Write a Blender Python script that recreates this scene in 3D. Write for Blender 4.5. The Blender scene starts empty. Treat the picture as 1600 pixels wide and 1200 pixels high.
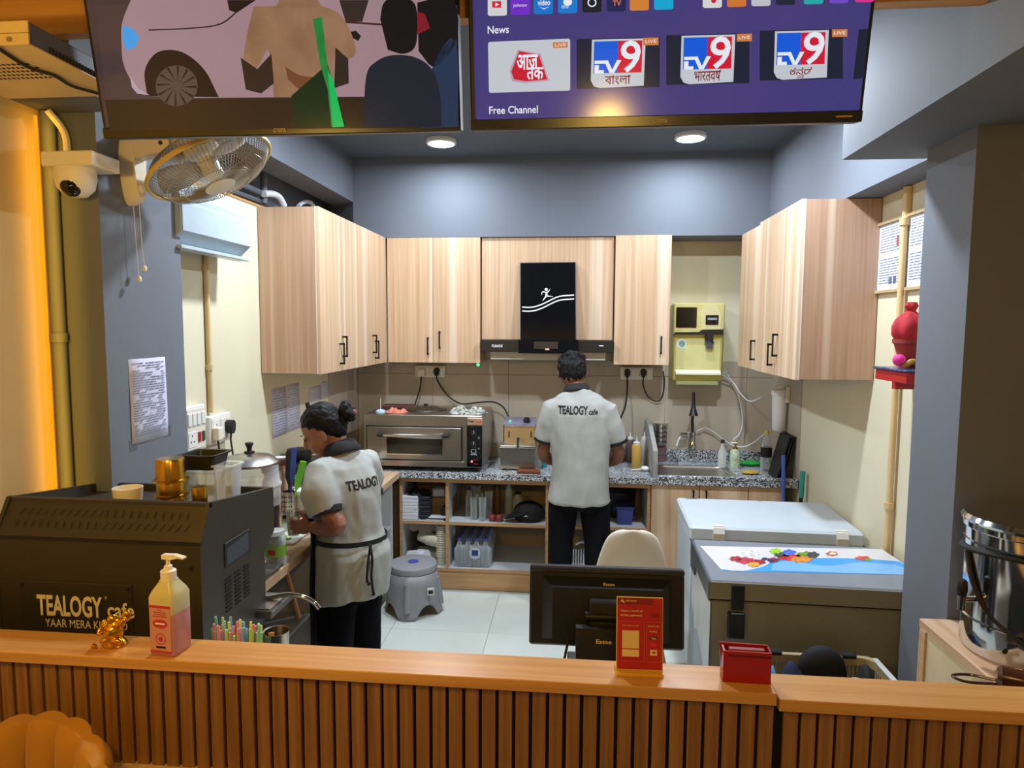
import bpy, bmesh, math, random
from mathutils import Vector, Matrix
from mathutils.bvhtree import BVHTree
random.seed(7)
SC = bpy.context.scene
COL = SC.collection
PI = math.pi
# ------------------------------------------------------------------ camera
CAMP = Vector((0, 0, 1.85)); FPX = 1040.0
def _ray(px, py): return Vector(((px-800)/FPX, -(py-600)/FPX, -1.0))
_dy = _ray(899, 511).normalized()
_up = -_ray(735, 12600).normalized(); _up = (_up - _dy*_up.dot(_dy)).normalized()
_dx = _dy.cross(_up)
ROT = Matrix((_dx, _dy, _up))            # camera space -> room space
def at(px, py, X=None, Y=None, Z=None):  # point of the room seen at a photo pixel, on a plane of known position
    d = ROT @ _ray(px, py)
    t = (X-CAMP.x)/d.x if X is not None else (Y-CAMP.y)/d.y if Y is not None else (Z-CAMP.z)/d.z
    return CAMP + t*d
def on(px, py, o, n):                    # the same on any plane (o, n)
    d = ROT @ _ray(px, py)
    return CAMP + d*((o-CAMP).dot(n)/d.dot(n))
cd = bpy.data.cameras.new('camera'); co = bpy.data.objects.new('camera', cd); COL.objects.link(co)
cd.sensor_width = 36; cd.lens = 36*FPX/1600; cd.clip_start = .02
co.matrix_world = Matrix.Translation(CAMP) @ ROT.to_4x4()
SC.camera = co
# ------------------------------------------------------------------ world, exposure, lights
SC.view_settings.view_transform = 'Standard'; SC.view_settings.look = 'None'
SC.view_settings.gamma = 1; SC.view_settings.use_curve_mapping = False
SC.view_settings.exposure = 0.0
W = bpy.data.worlds.new('world'); SC.world = W; W.use_nodes = True
W.node_tree.nodes['Background'].inputs[0].default_value = (.55, .5, .46, 1)
W.node_tree.nodes['Background'].inputs[1].default_value = .22
def srgb(c):
    if isinstance(c, str): c = [int(c[i:i+2], 16)/255 for i in (0, 2, 4)]
    return tuple(x/12.92 if x <= .04045 else ((x+.055)/1.055)**2.4 for x in c)
def light(name, kind, loc, power, color, size=.1, aim=None, spot=None, blend=.5):
    l = bpy.data.lights.new(name, kind); l.energy = power; l.color = color
    if kind == 'AREA': l.shape = 'DISK'; l.size = size
    else: l.shadow_soft_size = size
    if kind == 'SPOT': l.spot_size = math.radians(spot); l.spot_blend = blend
    o = bpy.data.objects.new(name, l); COL.objects.link(o); o.location = loc
    d = (Vector(aim)-Vector(loc)) if aim else Vector((0, 0, -1))
    o.rotation_euler = d.to_track_quat('-Z', 'Y').to_euler()
    return o
CEIL = 3.05
COOL = (.80, .90, 1.0); WARM = (1.0, .60, .13)
KITCHEN_LAMPS = [(-.88, 4.36), (.70, 4.36), (-.88, 3.15), (.70, 3.15)]
for x, y in KITCHEN_LAMPS:
    light('kitchen_downlight', 'AREA', (x, y, CEIL-.045), 15 if y > 4 else 40, COOL, .15)
CAFE_LAMPS = [(-1.05, .55, 2.10, 40), (.15, -.15, 2.25, 34)]       # the cafe side's warm pendant bulbs
for x, y, z, e in CAFE_LAMPS: light('cafe_pendant_light', 'POINT', (x, y, z), e, WARM, .06)
# ------------------------------------------------------------------ materials
MATS = {}
def _new(name):
    m = bpy.data.materials.new(name); m.use_nodes = True; nt = m.node_tree
    return m, nt, nt.nodes['Principled BSDF']
def _coord(nt, scale, rnd=True):
    tc = nt.nodes.new('ShaderNodeTexCoord'); mp = nt.nodes.new('ShaderNodeMapping'); mp.inputs['Scale'].default_value = scale
    if rnd:
        oi = nt.nodes.new('ShaderNodeObjectInfo'); mul = nt.nodes.new('ShaderNodeVectorMath'); mul.operation = 'SCALE'
        mul.inputs[0].default_value = (7.3, 5.1, 3.7); nt.links.new(oi.outputs['Random'], mul.inputs['Scale'])
        ad = nt.nodes.new('ShaderNodeVectorMath'); nt.links.new(tc.outputs['Object'], ad.inputs[0]); nt.links.new(mul.outputs[0], ad.inputs[1])
        nt.links.new(ad.outputs[0], mp.inputs[0])
    else: nt.links.new(tc.outputs['Object'], mp.inputs[0])
    return mp
def mat(name, col, rough=.5, metal=0, var=.06, nscale=8, bump=0, spec=.5, emit=0, trans=0, alpha=1, coat=0, col2=None, aniso=None, sheen=0):
    if name in MATS: return MATS[name]
    m, nt, b = _new(name); c = srgb(col)
    b.inputs['Roughness'].default_value = rough; b.inputs['Metallic'].default_value = metal
    b.inputs['Specular IOR Level'].default_value = spec; b.inputs['Alpha'].default_value = alpha
    b.inputs['Transmission Weight'].default_value = trans; b.inputs['Coat Weight'].default_value = coat
    b.inputs['Sheen Weight'].default_value = sheen
    mp = _coord(nt, aniso or (nscale,)*3); nz = nt.nodes.new('ShaderNodeTexNoise'); nz.inputs['Scale'].default_value = 1; nz.inputs['Detail'].default_value = 3
    nt.links.new(mp.outputs[0], nz.inputs['Vector'])
    rp = nt.nodes.new('ShaderNodeValToRGB'); e = rp.color_ramp.elements
    e[0].position = .3; e[1].position = .7
    c2 = srgb(col2) if col2 else None
    e[0].color = tuple(x*(1-var) for x in c)+(1,)
    e[1].color = (c2 if c2 else tuple(min(1, x*(1+var)) for x in c))+(1,)
    nt.links.new(nz.outputs['Fac'], rp.inputs[0]); nt.links.new(rp.outputs[0], b.inputs['Base Color'])
    if emit:
        for l in list(b.inputs['Base Color'].links): nt.links.remove(l)
        b.inputs['Base Color'].default_value = tuple(.12*x for x in c)+(1,)
        nt.links.new(rp.outputs[0], b.inputs['Emission Color']); b.inputs['Emission Strength'].default_value = emit
    if bump:
        bp = nt.nodes.new('ShaderNodeBump'); bp.inputs['Strength'].default_value = bump; bp.inputs['Distance'].default_value = .002
        nt.links.new(nz.outputs['Fac'], bp.inputs['Height']); nt.links.new(bp.outputs[0], b.inputs['Normal'])
    MATS[name] = m; return m
def wood(name, base, dark, light_, grain=(70, 70, 1.2), rough=.4, bands=None):
    m, nt, b = _new(name); b.inputs['Roughness'].default_value = rough
    mp = _coord(nt, grain); n1 = nt.nodes.new('ShaderNodeTexNoise'); n1.inputs['Scale'].default_value = 1; n1.inputs['Detail'].default_value = 4
    nt.links.new(mp.outputs[0], n1.inputs['Vector'])
    r = nt.nodes.new('ShaderNodeValToRGB'); e = r.color_ramp.elements
    e[0].position = .25; e[0].color = srgb(dark)+(1,); e[1].position = .75; e[1].color = srgb(light_)+(1,)
    k = e.new(.5); k.color = srgb(base)+(1,)
    nt.links.new(n1.outputs['Fac'], r.inputs[0]); out = r.outputs[0]
    if bands:     # broad pale streaks of the laminate
        mp2 = _coord(nt, bands); n2 = nt.nodes.new('ShaderNodeTexNoise'); n2.inputs['Scale'].default_value = 1; n2.inputs['Detail'].default_value = 1
        nt.links.new(mp2.outputs[0], n2.inputs['Vector'])
        r2 = nt.nodes.new('ShaderNodeValToRGB'); r2.color_ramp.elements[0].position = .56; r2.color_ramp.elements[1].position = .66
        r2.color_ramp.elements[0].color = (0, 0, 0, 1); r2.color_ramp.elements[1].color = (.6, .6, .6, 1)
        nt.links.new(n2.outputs['Fac'], r2.inputs[0])
        mx = nt.nodes.new('ShaderNodeMix'); mx.data_type = 'RGBA'; nt.links.new(r2.outputs[0], mx.inputs[0])
        nt.links.new(out, mx.inputs[6]); mx.inputs[7].default_value = srgb('e6d3bd')+(1,); out = mx.outputs[2]
    nt.links.new(out, b.inputs['Base Color']); MATS[name] = m; return m
def granite(name):
    m, nt, b = _new(name); b.inputs['Roughness'].default_value = .3
    mp = _coord(nt, (150,)*3, False); v = nt.nodes.new('ShaderNodeTexVoronoi'); v.inputs['Scale'].default_value = 1
    nt.links.new(mp.outputs[0], v.inputs['Vector'])
    bw = nt.nodes.new('ShaderNodeRGBToBW'); nt.links.new(v.outputs['Color'], bw.inputs[0])
    r = nt.nodes.new('ShaderNodeValToRGB'); r.color_ramp.interpolation = 'CONSTANT'; e = r.color_ramp.elements
    e[0].color = srgb('2c3036')+(1,); e[1].position = .36; e[1].color = srgb('8b929a')+(1,)
    k = e.new(.6); k.color = srgb('c3c9cf')+(1,); k = e.new(.78); k.color = srgb('eceff0')+(1,)
    nt.links.new(bw.outputs[0], r.inputs[0]); nt.links.new(r.outputs[0], b.inputs['Base Color']); MATS[name] = m; return m
def clear(name, col, mix=.25, rough=.08):
    m = bpy.data.materials.new(name); m.use_nodes = True; nt = m.node_tree; nt.nodes.clear()
    o = nt.nodes.new('ShaderNodeOutputMaterial'); t = nt.nodes.new('ShaderNodeBsdfTransparent'); g = nt.nodes.new('ShaderNodeBsdfPrincipled')
    g.inputs['Base Color'].default_value = srgb(col)+(1,); g.inputs['Roughness'].default_value = rough
    fr = nt.nodes.new('ShaderNodeLayerWeight'); fr.inputs[0].default_value = .35
    ma = nt.nodes.new('ShaderNodeMath'); ma.operation = 'MULTIPLY_ADD'; ma.inputs[1].default_value = 1-mix; ma.inputs[2].default_value = mix; ma.use_clamp = True
    t.inputs[0].default_value = tuple(.6+.4*x for x in srgb(col))+(1,)
    nt.links.new(fr.outputs['Facing'], ma.inputs[0]); mx = nt.nodes.new('ShaderNodeMixShader')
    nt.links.new(ma.outputs[0], mx.inputs[0]); nt.links.new(t.outputs[0], mx.inputs[1]); nt.links.new(g.outputs[0], mx.inputs[2])
    nt.links.new(mx.outputs[0], o.inputs[0]); MATS[name] = m; return m
# ------------------------------------------------------------------ mesh building
class MB:
    def __init__(s): s.v = []; s.f = []
    def add(s, vs, fs):
        n = len(s.v); s.v += [Vector(p) for p in vs]; s.f += [tuple(n+i for i in f) for f in fs]; return s
    def box(s, a, b, c=0):                       # axis box, optional chamfer c
        x0, y0, z0 = [min(a[i], b[i]) for i in range(3)]; x1, y1, z1 = [max(a[i], b[i]) for i in range(3)]
        if not c:
            vs = [(x, y, z) for z in (z0, z1) for y in (y0, y1) for x in (x0, x1)]
            return s.add(vs, [(0, 2, 3, 1), (4, 5, 7, 6), (0, 1, 5, 4), (2, 6, 7, 3), (0, 4, 6, 2), (1, 3, 7, 5)])
        c = min(c, .49*min(x1-x0, y1-y0, z1-z0)); vs = []; idx = {}
        for i, x in enumerate((x0, x1)):
            for j, y in enumerate((y0, y1)):
                for k, z in enumerate((z0, z1)):
                    sx, sy, sz = (c, -c)[i], (c, -c)[j], (c, -c)[k]
                    for ax, p in enumerate(((x, y+sy, z+sz), (x+sx, y, z+sz), (x+sx, y+sy, z))):
                        idx[i, j, k, ax] = len(vs); vs.append(p)
        fs = []; I = lambda *a: idx[a]
        for i in (0, 1):
            q = [I(i, 0, 0, 0), I(i, 1, 0, 0), I(i, 1, 1, 0), I(i, 0, 1, 0)]; fs.append(q if i else q[::-1])
            q = [I(0, i, 0, 1), I(1, i, 0, 1), I(1, i, 1, 1), I(0, i, 1, 1)]; fs.append(q if not i else q[::-1])
            q = [I(0, 0, i, 2), I(1, 0, i, 2), I(1, 1, i, 2), I(0, 1, i, 2)]; fs.append(q if i else q[::-1])
        for a_ in (0, 1):
            for b_ in (0, 1):
                q = [I(a_, b_, 0, 0), I(a_, b_, 0, 1), I(a_, b_, 1, 1), I(a_, b_, 1, 0)]; fs.append(q if a_ == b_ else q[::-1])
                q = [I(a_, 0, b_, 2), I(a_, 0, b_, 0), I(a_, 1, b_, 0), I(a_, 1, b_, 2)]; fs.append(q if a_ == b_ else q[::-1])
                q = [I(0, a_, b_, 1), I(0, a_, b_, 2), I(1, a_, b_, 2), I(1, a_, b_, 1)]; fs.append(q if a_ == b_ else q[::-1])
                for k in (0, 1):
                    q = [I(a_, b_, k, 0), I(a_, b_, k, 1), I(a_, b_, k, 2)]; fs.append(q if (a_+b_+k) % 2 else q[::-1])
        return s.add(vs, fs)
    def rings(s, rs, cap=True, closed=False):     # loft rings of equal count
        n = len(rs[0]); vs = [p for r in rs for p in r]; fs = []
        m = len(rs)
        for i in range(m if closed else m-1):
            a, b = i*n, ((i+1) % m)*n
            for j in range(n):
                k = (j+1) % n; fs.append((a+j, a+k, b+k, b+j))
        if cap and not closed: fs.append(tuple(range(n))[::-1]); fs.append(tuple(range((m-1)*n, m*n)))
        return s.add(vs, fs)
    def tube(s, pts, r, n=8, cap=True):
        pts = [Vector(p) for p in pts]; rr = r if isinstance(r, (list, tuple)) else [r]*len(pts); rs = []; u = None
        for i, p in enumerate(pts):
            t = (pts[min(i+1, len(pts)-1)]-pts[max(i-1, 0)]).normalized()
            if u is None: u = t.orthogonal().normalized()
            u = (u-t*u.dot(t)); u = u.normalized() if u.length > 1e-6 else t.orthogonal().normalized()
            w = t.cross(u); rs.append([p+rr[i]*(math.cos(a)*u+math.sin(a)*w) for a in [2*PI*k/n for k in range(n)]])
        return s.rings(rs, cap)
    def lathe(s, prof, c=(0, 0, 0), n=20, cap=True, axis=None, sx=1, sy=1):   # prof: (radius, height)
        c = Vector(c); ax = Vector(axis).normalized() if axis else Vector((0, 0, 1))
        q = ax.to_track_quat('Z', 'Y'); rs = []
        for r, h in prof:
            rs.append([c+q @ Vector((sx*r*math.cos(2*PI*k/n), sy*r*math.sin(2*PI*k/n), h)) for k in range(n)])
        return s.rings(rs, cap)
    def ell(s, c, r, n=14, m=9, q=None):
        c = Vector(c); rs = []
        for i in range(1, m):
            a = PI*i/m
            ring = [Vector((r[0]*math.sin(a)*math.cos(2*PI*k/n), r[1]*math.sin(a)*math.sin(2*PI*k/n), -r[2]*math.cos(a))) for k in range(n)]
            rs.append([c+(q @ p if q else p) for p in ring])
        return s.rings(rs)
    def prism(s, poly, vec):                      # extrude a polygon of 3D points
        p = [Vector(q) for q in poly]; n = len(p); vec = Vector(vec)
        nrm = sum(((p[i]-p[0]).cross(p[i+1]-p[0]) for i in range(1, n-1)), Vector())
        if nrm.dot(vec) < 0: p = p[::-1]
        return s.add(p+[q+vec for q in p], [tuple(range(n))[::-1], tuple(range(n, 2*n))]+[(i, (i+1) % n, n+(i+1) % n, n+i) for i in range(n)])
    def shift(s, d): d = Vector(d); s.v = [p+d for p in s.v]; return s
    def xf(s, m): s.v = [m @ p for p in s.v]; return s
    def build(s, name, m, parent=None, smooth=False, loc=None, kind=None):
        me = bpy.data.meshes.new(name); me.from_pydata([tuple(p) for p in s.v], [], s.f)
        bm = bmesh.new(); bm.from_mesh(me); bmesh.ops.recalc_face_normals(bm, faces=bm.faces); bm.to_mesh(me); bm.free(); me.update()
        return obj(name, me, m, parent, smooth, loc, kind)
def obj(name, me, m, parent=None, smooth=False, loc=None, kind=None):
    if not me.materials: me.materials.append(MATS[m] if isinstance(m, str) else m)
    if smooth: _smooth(me, 40 if smooth is True else smooth)
    o = bpy.data.objects.new(name, me); COL.objects.link(o)
    if parent: o.parent = parent
    if loc is not None: o.location = loc
    if kind: o['kind'] = kind
    return o
def _smooth(me, ang):
    me.shade_smooth(); me.set_sharp_from_angle(angle=math.radians(ang))
def thing(name, label, cat, loc=(0, 0, 0), rz=0, group=None):
    o = bpy.data.objects.new(name, None); COL.objects.link(o); o.empty_display_size = .05
    o.location = loc; o.rotation_euler = (0, 0, rz); o['label'] = label; o['category'] = cat
    if group: o['group'] = group
    return o
def tag(o, label, cat, group=None):
    o['label'] = label; o['category'] = cat
    if group: o['group'] = group
    return o
def one(name, mb, m, label, cat, loc=(0, 0, 0), rz=0, smooth=False, group=None):
    o = mb.build(name, m, None, smooth); o.location = loc; o.rotation_euler = (0, 0, rz); return tag(o, label, cat, group)
def struct(name, mb, m, parent=None, smooth=False):
    o = mb.build(name, m, parent, smooth)
    if not parent: o['kind'] = 'structure'
    return o
def dup(root, loc, rz=None, label=None, group=None):
    r = root.copy(); COL.objects.link(r); r.location = loc
    if rz is not None: r.rotation_euler = (0, 0, rz)
    if label: r['label'] = label
    if group: r['group'] = group
    for ch in list(root.children):
        c = ch.copy(); COL.objects.link(c); c.parent = r
        for g in list(ch.children):
            d = g.copy(); COL.objects.link(d); d.parent = c
    return r
def text_mesh(body, w=None, h=None, bold=0, extrude=0, align='CENTER', res=3):
    cu = bpy.data.curves.new('t', 'FONT'); cu.body = body; cu.size = 1; cu.align_x = 'LEFT'; cu.offset = bold; cu.extrude = 0; cu.resolution_u = res
    o = bpy.data.objects.new('t', cu); COL.objects.link(o)
    dg = bpy.context.evaluated_depsgraph_get(); me = bpy.data.meshes.new_from_object(o.evaluated_get(dg))
    bpy.data.objects.remove(o); bpy.data.curves.remove(cu)
    me.materials.clear()
    xs = [v.co.x for v in me.vertices] or [0, 1]; ys = [v.co.y for v in me.vertices] or [0, 1]
    x0, x1, y0, y1 = min(xs), max(xs), min(ys), max(ys)
    sx = w/(x1-x0) if w else None; sy = h/(y1-y0) if h else sx
    if sx is None: sx = sy
    ox = {'CENTER': (x0+x1)/2, 'LEFT': x0}[align]
    for v in me.vertices: v.co = ((v.co.x-ox)*sx, (v.co.y-(y0+y1)/2)*sy, 0)
    return me
def frame_xf(o, right, up):
    r = Vector(right).normalized(); u = Vector(up); u = (u-r*u.dot(r)).normalized(); n = r.cross(u)
    return Matrix(((r.x, u.x, n.x, o[0]), (r.y, u.y, n.y, o[1]), (r.z, u.z, n.z, o[2]), (0, 0, 0, 1)))
def text(body, o, right, up, m, parent=None, w=None, h=None, bold=0, align='CENTER', name='lettering', off=.0008):
    me = text_mesh(body, w, h, bold, align=align); X = frame_xf(o, right, up); n = X.col[2].xyz
    me.transform(Matrix.Translation(n*off) @ X); return obj(name, me, m, parent)
def cut(o, loops):  # helper for subtracting origin
    return [Vector(p)-Vector(o) for p in loops]
def remesh(mb, voxel, smooth_it=4, name='body', fac=.5):
    me = bpy.data.meshes.new('tmp'); me.from_pydata([tuple(p) for p in mb.v], [], mb.f); me.update()
    o = bpy.data.objects.new('tmp', me); COL.objects.link(o)
    r = o.modifiers.new('r', 'REMESH'); r.mode = 'VOXEL'; r.voxel_size = voxel
    if smooth_it: s = o.modifiers.new('s', 'SMOOTH'); s.factor = fac; s.iterations = smooth_it
    dg = bpy.context.evaluated_depsgraph_get(); out = bpy.data.meshes.new_from_object(o.evaluated_get(dg)); out.name = name
    bpy.data.objects.remove(o); bpy.data.meshes.remove(me); out.materials.clear(); out.shade_smooth(); return out
def arc(c, r, a0, a1, n, ax=(1, 0, 0), ay=(0, 0, 1)):
    c, ax, ay = Vector(c), Vector(ax), Vector(ay)
    return [c+r*(math.cos(a0+(a1-a0)*i/n)*ax+math.sin(a0+(a1-a0)*i/n)*ay) for i in range(n+1)]
def smoothpath(pts, k=6):                          # Catmull-Rom through the points
    p = [Vector(q) for q in pts]; p = [2*p[0]-p[1]]+p+[2*p[-1]-p[-2]]; out = []
    for i in range(1, len(p)-2):
        for j in range(k):
            t = j/k; a, b, c, d = p[i-1:i+3]
            out.append(.5*((2*b)+(c-a)*t+(2*a-5*b+4*c-d)*t*t+(3*b-a-3*c+d)*t**3))
    return out+[p[-2]]
# ------------------------------------------------------------------ palette
mat('grey_paint', '6c727d', .75, var=.03, nscale=3); mat('cream_paint', 'd9d2b6', .8, var=.03, nscale=2)
mat('ceiling_grey', '5f6773', .8, var=.03, nscale=2); mat('yellow_cream', 'd8bb86', .8, var=.04, nscale=2)
mat('backsplash_tile', 'b4a999', .35, var=.03, nscale=3); mat('grout', '8a8478', .9)
mat('floor_tile', 'ccd2cb', .25, var=.05, nscale=2.5); mat('floor_grout', '9aa09c', .9)
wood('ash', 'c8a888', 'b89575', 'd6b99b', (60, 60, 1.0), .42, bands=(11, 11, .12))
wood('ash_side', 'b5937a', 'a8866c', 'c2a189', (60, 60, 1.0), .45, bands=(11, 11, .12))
wood('ash_edge', 'bb9063', 'a87f55', 'cfa577', (2, 60, 60), .45)
wood('ledge_wood', 'c9924f', 'b87f42', 'd8a562', (1.0, 40, 40), .3)
wood('slat_wood', '8a6036', '744d29', '9e7244', (80, 80, 2.2), .45)
wood('pale_wood', 'c9a887', 'bb9672', 'd8bb9b', (40, 1.2, 40), .45)
wood('header_wood', 'c98f4b', 'b67c3e', 'd9a25c', (1.0, 40, 40), .4)
mat('black_felt', '17130f', .95); mat('white_lam', 'c9ccd0', .5, var=.02)
mat('black_metal', '1b1a1a', .45, metal=.3); mat('handle_black', '17140f', .4, metal=.4)
mat('black_plastic', '191818', .42); mat('black_gloss', '0c0d10', .08, var=.1); mat('black_soft', '131215', .8, var=.15)
mat('white_plastic', 'e4e4e0', .4, var=.02); mat('cream_plastic', 'e6dfcf', .42, var=.02); mat('ivory', 'e8dcc4', .45, var=.02)
mat('steel', 'b9b6b0', .28, metal=1, var=.05, aniso=(3, 3, 120)); mat('steel_h', 'b5b0a8', .3, metal=1, var=.06, aniso=(3, 120, 120))
mat('chrome', 'd2d2d2', .1, metal=1, var=.02); mat('dark_steel', '6b6762', .35, metal=1, var=.06)
mat('brass', 'c79a3a', .25, metal=1, var=.1); mat('gold', 'e0a528', .22, metal=1, var=.12, nscale=30)
mat('print_black', '16151a', .8); mat('print_white', 'e9ecf2', .7); mat('red', 'b01f22', .35, var=.05)
mat('paper', 'c9cbe0', .9, var=.02); mat('ink', '6f7392', .9); mat('rubber', '1e1d1c', .7)
mat('pipe_cream', 'd9bd8a', .5); mat('pipe_grey', '5a6068', .5); mat('pipe_white', 'd9dde2', .45)
granite('granite')
clear('clear_plastic', 'e8eef2', .14); clear('glass', 'dfe8ea', .1, .03); clear('frosted', 'dcdedb', .55, .35); clear('smoke', '3b3936', .55, .1)
# ------------------------------------------------------------------ the room
UP = 2.485                                           # top of the wall cabinets = underside of the beams
def flat(poly, z0, z1): return MB().prism([(x, y, z0) for x, y in poly], (0, 0, z1-z0))
fl = struct('floor', MB().box((-4, -3, -.12), (4, 5.4, -.004)), 'floor_grout')
tile = None
for i in range(-2, 3):
    for j in range(5):
        x0, y0 = -.5+.6*i, 3.86-.6*(j-1)
        if tile is None: tile = MB().box((.0015, .0015, -.004), (.5985, .5985, 0), .001).build('floor_tile', 'floor_tile', fl)
        else: tile = tile.copy(); COL.objects.link(tile)
        tile.location = (x0, y0-.6, 0)
wb = struct('wall_back', MB().box((-2.1, 5.1, 0), (1.9, 5.25, UP)), 'cream_paint')
tile = None
for z0, z1 in ((.84, 1.48), (1.483, 1.60)):
    for i in range(-3, 4):
        x0 = -.506+.595*i; a, b = max(x0, -1.706), min(x0+.593, 1.476)
        if b-a < .03: continue
        MB().box((a, 5.088, z0), (b, 5.1, z1), .001).build('wall_tile', 'backsplash_tile', wb)
struct('wall_left', MB().box((-1.95, 2.5, 0), (-1.71, 5.1, UP)), 'cream_paint')
struct('trim_1', MB().box((-1.95, 2.5, UP), (-1.705, 5.1, UP+.012)), mat('raw_wood', 'a87f4c', .8))
tile = MB().box((-1.71, 4.48, .84), (-1.7, 5.088, 1.60), .001).build('wall_tile', 'backsplash_tile', bpy.data.objects['wall_left'])
struct('wall_left_upper', MB().box((-2.1, 2.1, UP), (-1.93, 5.25, CEIL)), 'grey_paint')
struct('wall_right', MB().box((1.48, 2.5, 0), (1.7, 5.1, UP)), 'cream_paint')
MB().box((1.47, 4.48, .84), (1.48, 5.088, 1.60), .001).build('wall_tile', 'backsplash_tile', bpy.data.objects['wall_right'])
struct('ceiling', MB().box((-4, -3, CEIL), (4, 5.4, CEIL+.1)), 'ceiling_grey')
struct('wall_back_upper', flat([(-1.61, 4.77), (1.5, 4.77), (1.5, 5.1), (-1.95, 5.1)], UP, CEIL), 'grey_paint')
struct('ceiling_beam', flat([(-1.61, 2.5), (-1.61, 4.77), (-1.81, 4.98), (-1.81, 2.5)], 2.74, CEIL), 'grey_paint')
struct('ceiling_beam', MB().box((1.31, 2.7, UP), (1.7, 4.77, CEIL)), 'grey_paint')
struct('ceiling_beam', MB().box((1.0, -1, UP+.003), (2.2, 2.7, CEIL)), 'grey_paint')
struct('ceiling_beam', MB().box((-2.2, 1.86, 2.54), (-1.46, 2.1, CEIL)), 'grey_paint')
struct('column', MB().box((1.25, 2.28, 0), (1.9, 2.58, UP+.003)), 'grey_paint')
struct('column', MB().box((-1.95, 2.1, 0), (-1.57, 2.55, CEIL)), 'grey_paint')
struct('wall_left_front', MB().box((-1.95, -2, 0), (-1.745, 2.1, CEIL)), 'yellow_cream')
struct('wall_right_front', MB().box((1.85, -1, 0), (2.2, 2.28, UP)), 'yellow_cream')
# header board with the screens in front
struct('trim_2', MB().box((-1.745, 1.80, 2.655), (1.0, 1.84, CEIL)), 'header_wood')
# ---- front counter
CT = 1.05
cn = thing('service_counter', 'long slatted wooden service counter with an orange wood ledge across the front', 'counter', (-.5, 1.5, 0))
def L(mb): return mb.shift((.5, -1.5, 0))
L(MB().box((-1.74, 1.445, CT-.028), (.452, 1.557, CT), .002)).build('ledge', 'ledge_wood', cn)
L(MB().box((-1.74, 1.475, 0), (.452, 1.54, CT-.028))).build('backing', 'black_felt', cn)
L(MB().box((-1.74, 1.42, .68), (.452, 1.475, .77), .003)).build('footing', 'pale_wood', cn)
sl = None; n = 0
x = .452-.032
while x > -1.70:
    if sl is None: sl = MB().box((0, -.013, .77), (.0312, 0, CT-.028), .0012).build('slat', 'slat_wood', cn)
    else: sl = sl.copy(); COL.objects.link(sl)
    sl.location = (x+.5, 1.475-1.5, 0); x -= .0390
gt = thing('counter_flap', 'narrower slatted counter section with its own ledge beside the red stand', 'counter', (.85, 1.5, 0))
def L2(mb): return mb.shift((-.85, -1.5, 0))
L2(MB().box((.459, 1.45, CT-.043), (1.84, 1.565, CT-.015), .002)).build('ledge', 'ledge_wood', gt)
L2(MB().box((.459, 1.482, 0), (1.84, 1.54, CT-.043))).build('backing', 'black_felt', gt)
x = .476
for k in range(19):
    sl = sl.copy(); COL.objects.link(sl); sl.parent = gt
    sl.location = (x-.85, 1.482-1.5, -.015); x += .0383
# ---- kitchen downlights and cafe lamps
mat('lamp_glow', 'eaf2ff', .5, emit=14, var=0); mat('warm_glow', 'ffc46a', .5, emit=8, var=0)
for k, (x, y) in enumerate(KITCHEN_LAMPS):
    where = ['above the oven', 'above the water purifier', 'nearer the left screen', 'nearer the right screen'][k]
    t = thing('ceiling_downlight', 'round white ceiling downlight '+where, 'light', (x, y, CEIL), group='kitchen ceiling downlights')
    MB().lathe([(.098, 0), (.098, -.022), (.085, -.028), (.082, -.02), (.082, -.001)], n=28).build('trim_ring', 'white_plastic', t, True)
    MB().lathe([(.081, -.012), (.081, -.024)], n=28).build('diffuser', 'lamp_glow', t)
# ------------------------------------------------------------------ wall cabinets
# a cabinet is built in its own frame: x along the front, y = 0 at the door face (negative y in front of it), depth behind
def bow_handle(mb, x, z0, z1, r=.005, out=.03):
    mb.box((x-r, -out, z0), (x+r, -out+.008, z1), .001)
    for z in (z0, z1): mb.box((x-r, -out, z-(.011 if z == z1 else 0)), (x+r, 0, z+(.011 if z == z0 else 0)))
    return mb
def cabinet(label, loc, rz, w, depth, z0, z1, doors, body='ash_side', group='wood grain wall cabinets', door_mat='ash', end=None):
    t = thing('wall_cabinet', label, 'cabinet', loc, rz, group)
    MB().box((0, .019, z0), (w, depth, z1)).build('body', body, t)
    for a, b, hx, hz in doors:
        d = MB().box((a+.0015, 0, z0-.004), (b-.0015, .018, z1+.002), .001).build('door', door_mat, t)
        if hx is not None: bow_handle(MB(), hx, hz, hz+.125).build('handle', 'handle_black', d)
    if end: # pale edge banding on the visible end
        for e in end: MB().box((e-.0012, .0175, z0-.004), (e+.0012, .0205, z1+.002)).build('edge_band', 'white_plastic', t)
    return t
ZB, ZT = 1.59, UP-.004
# left run faces +x : local x -> +y
cabinet('left wall cabinet whose wide bare end panel faces the cafe', (-1.37, 3.49, 0), PI/2, .64, .335, ZB, ZT, [(0, .32, .295, 1.625), (.32, .64, .345, 1.665)], end=[0])
cabinet('left wall cabinet in the corner beside the back wall cabinets', (-1.37, 4.131, 0), PI/2, .63, .335, ZB, ZT, [(0, .32, .295, 1.665), (.32, .63, .345, 1.625)])
# back run
cabinet('two door wall cabinet on the back wall left of the cooker hood', (-1.365, 4.77, 0), 0, .683, .327, ZB, ZT, [(0, .337, .302, 1.645), (.337, .683, .388, 1.69)])
cabinet('short wall cabinet above the black cooker hood', (-.675, 4.79, 0), 0, .94, .30, 1.763, ZT, [(0, .94, None, 0)])
cabinet('single door wall cabinet between the hood and the water purifier', (.272, 4.765, 0), 0, .388, .33, ZB, ZT+.006, [(0, .388, .328, 1.665)])
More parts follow.
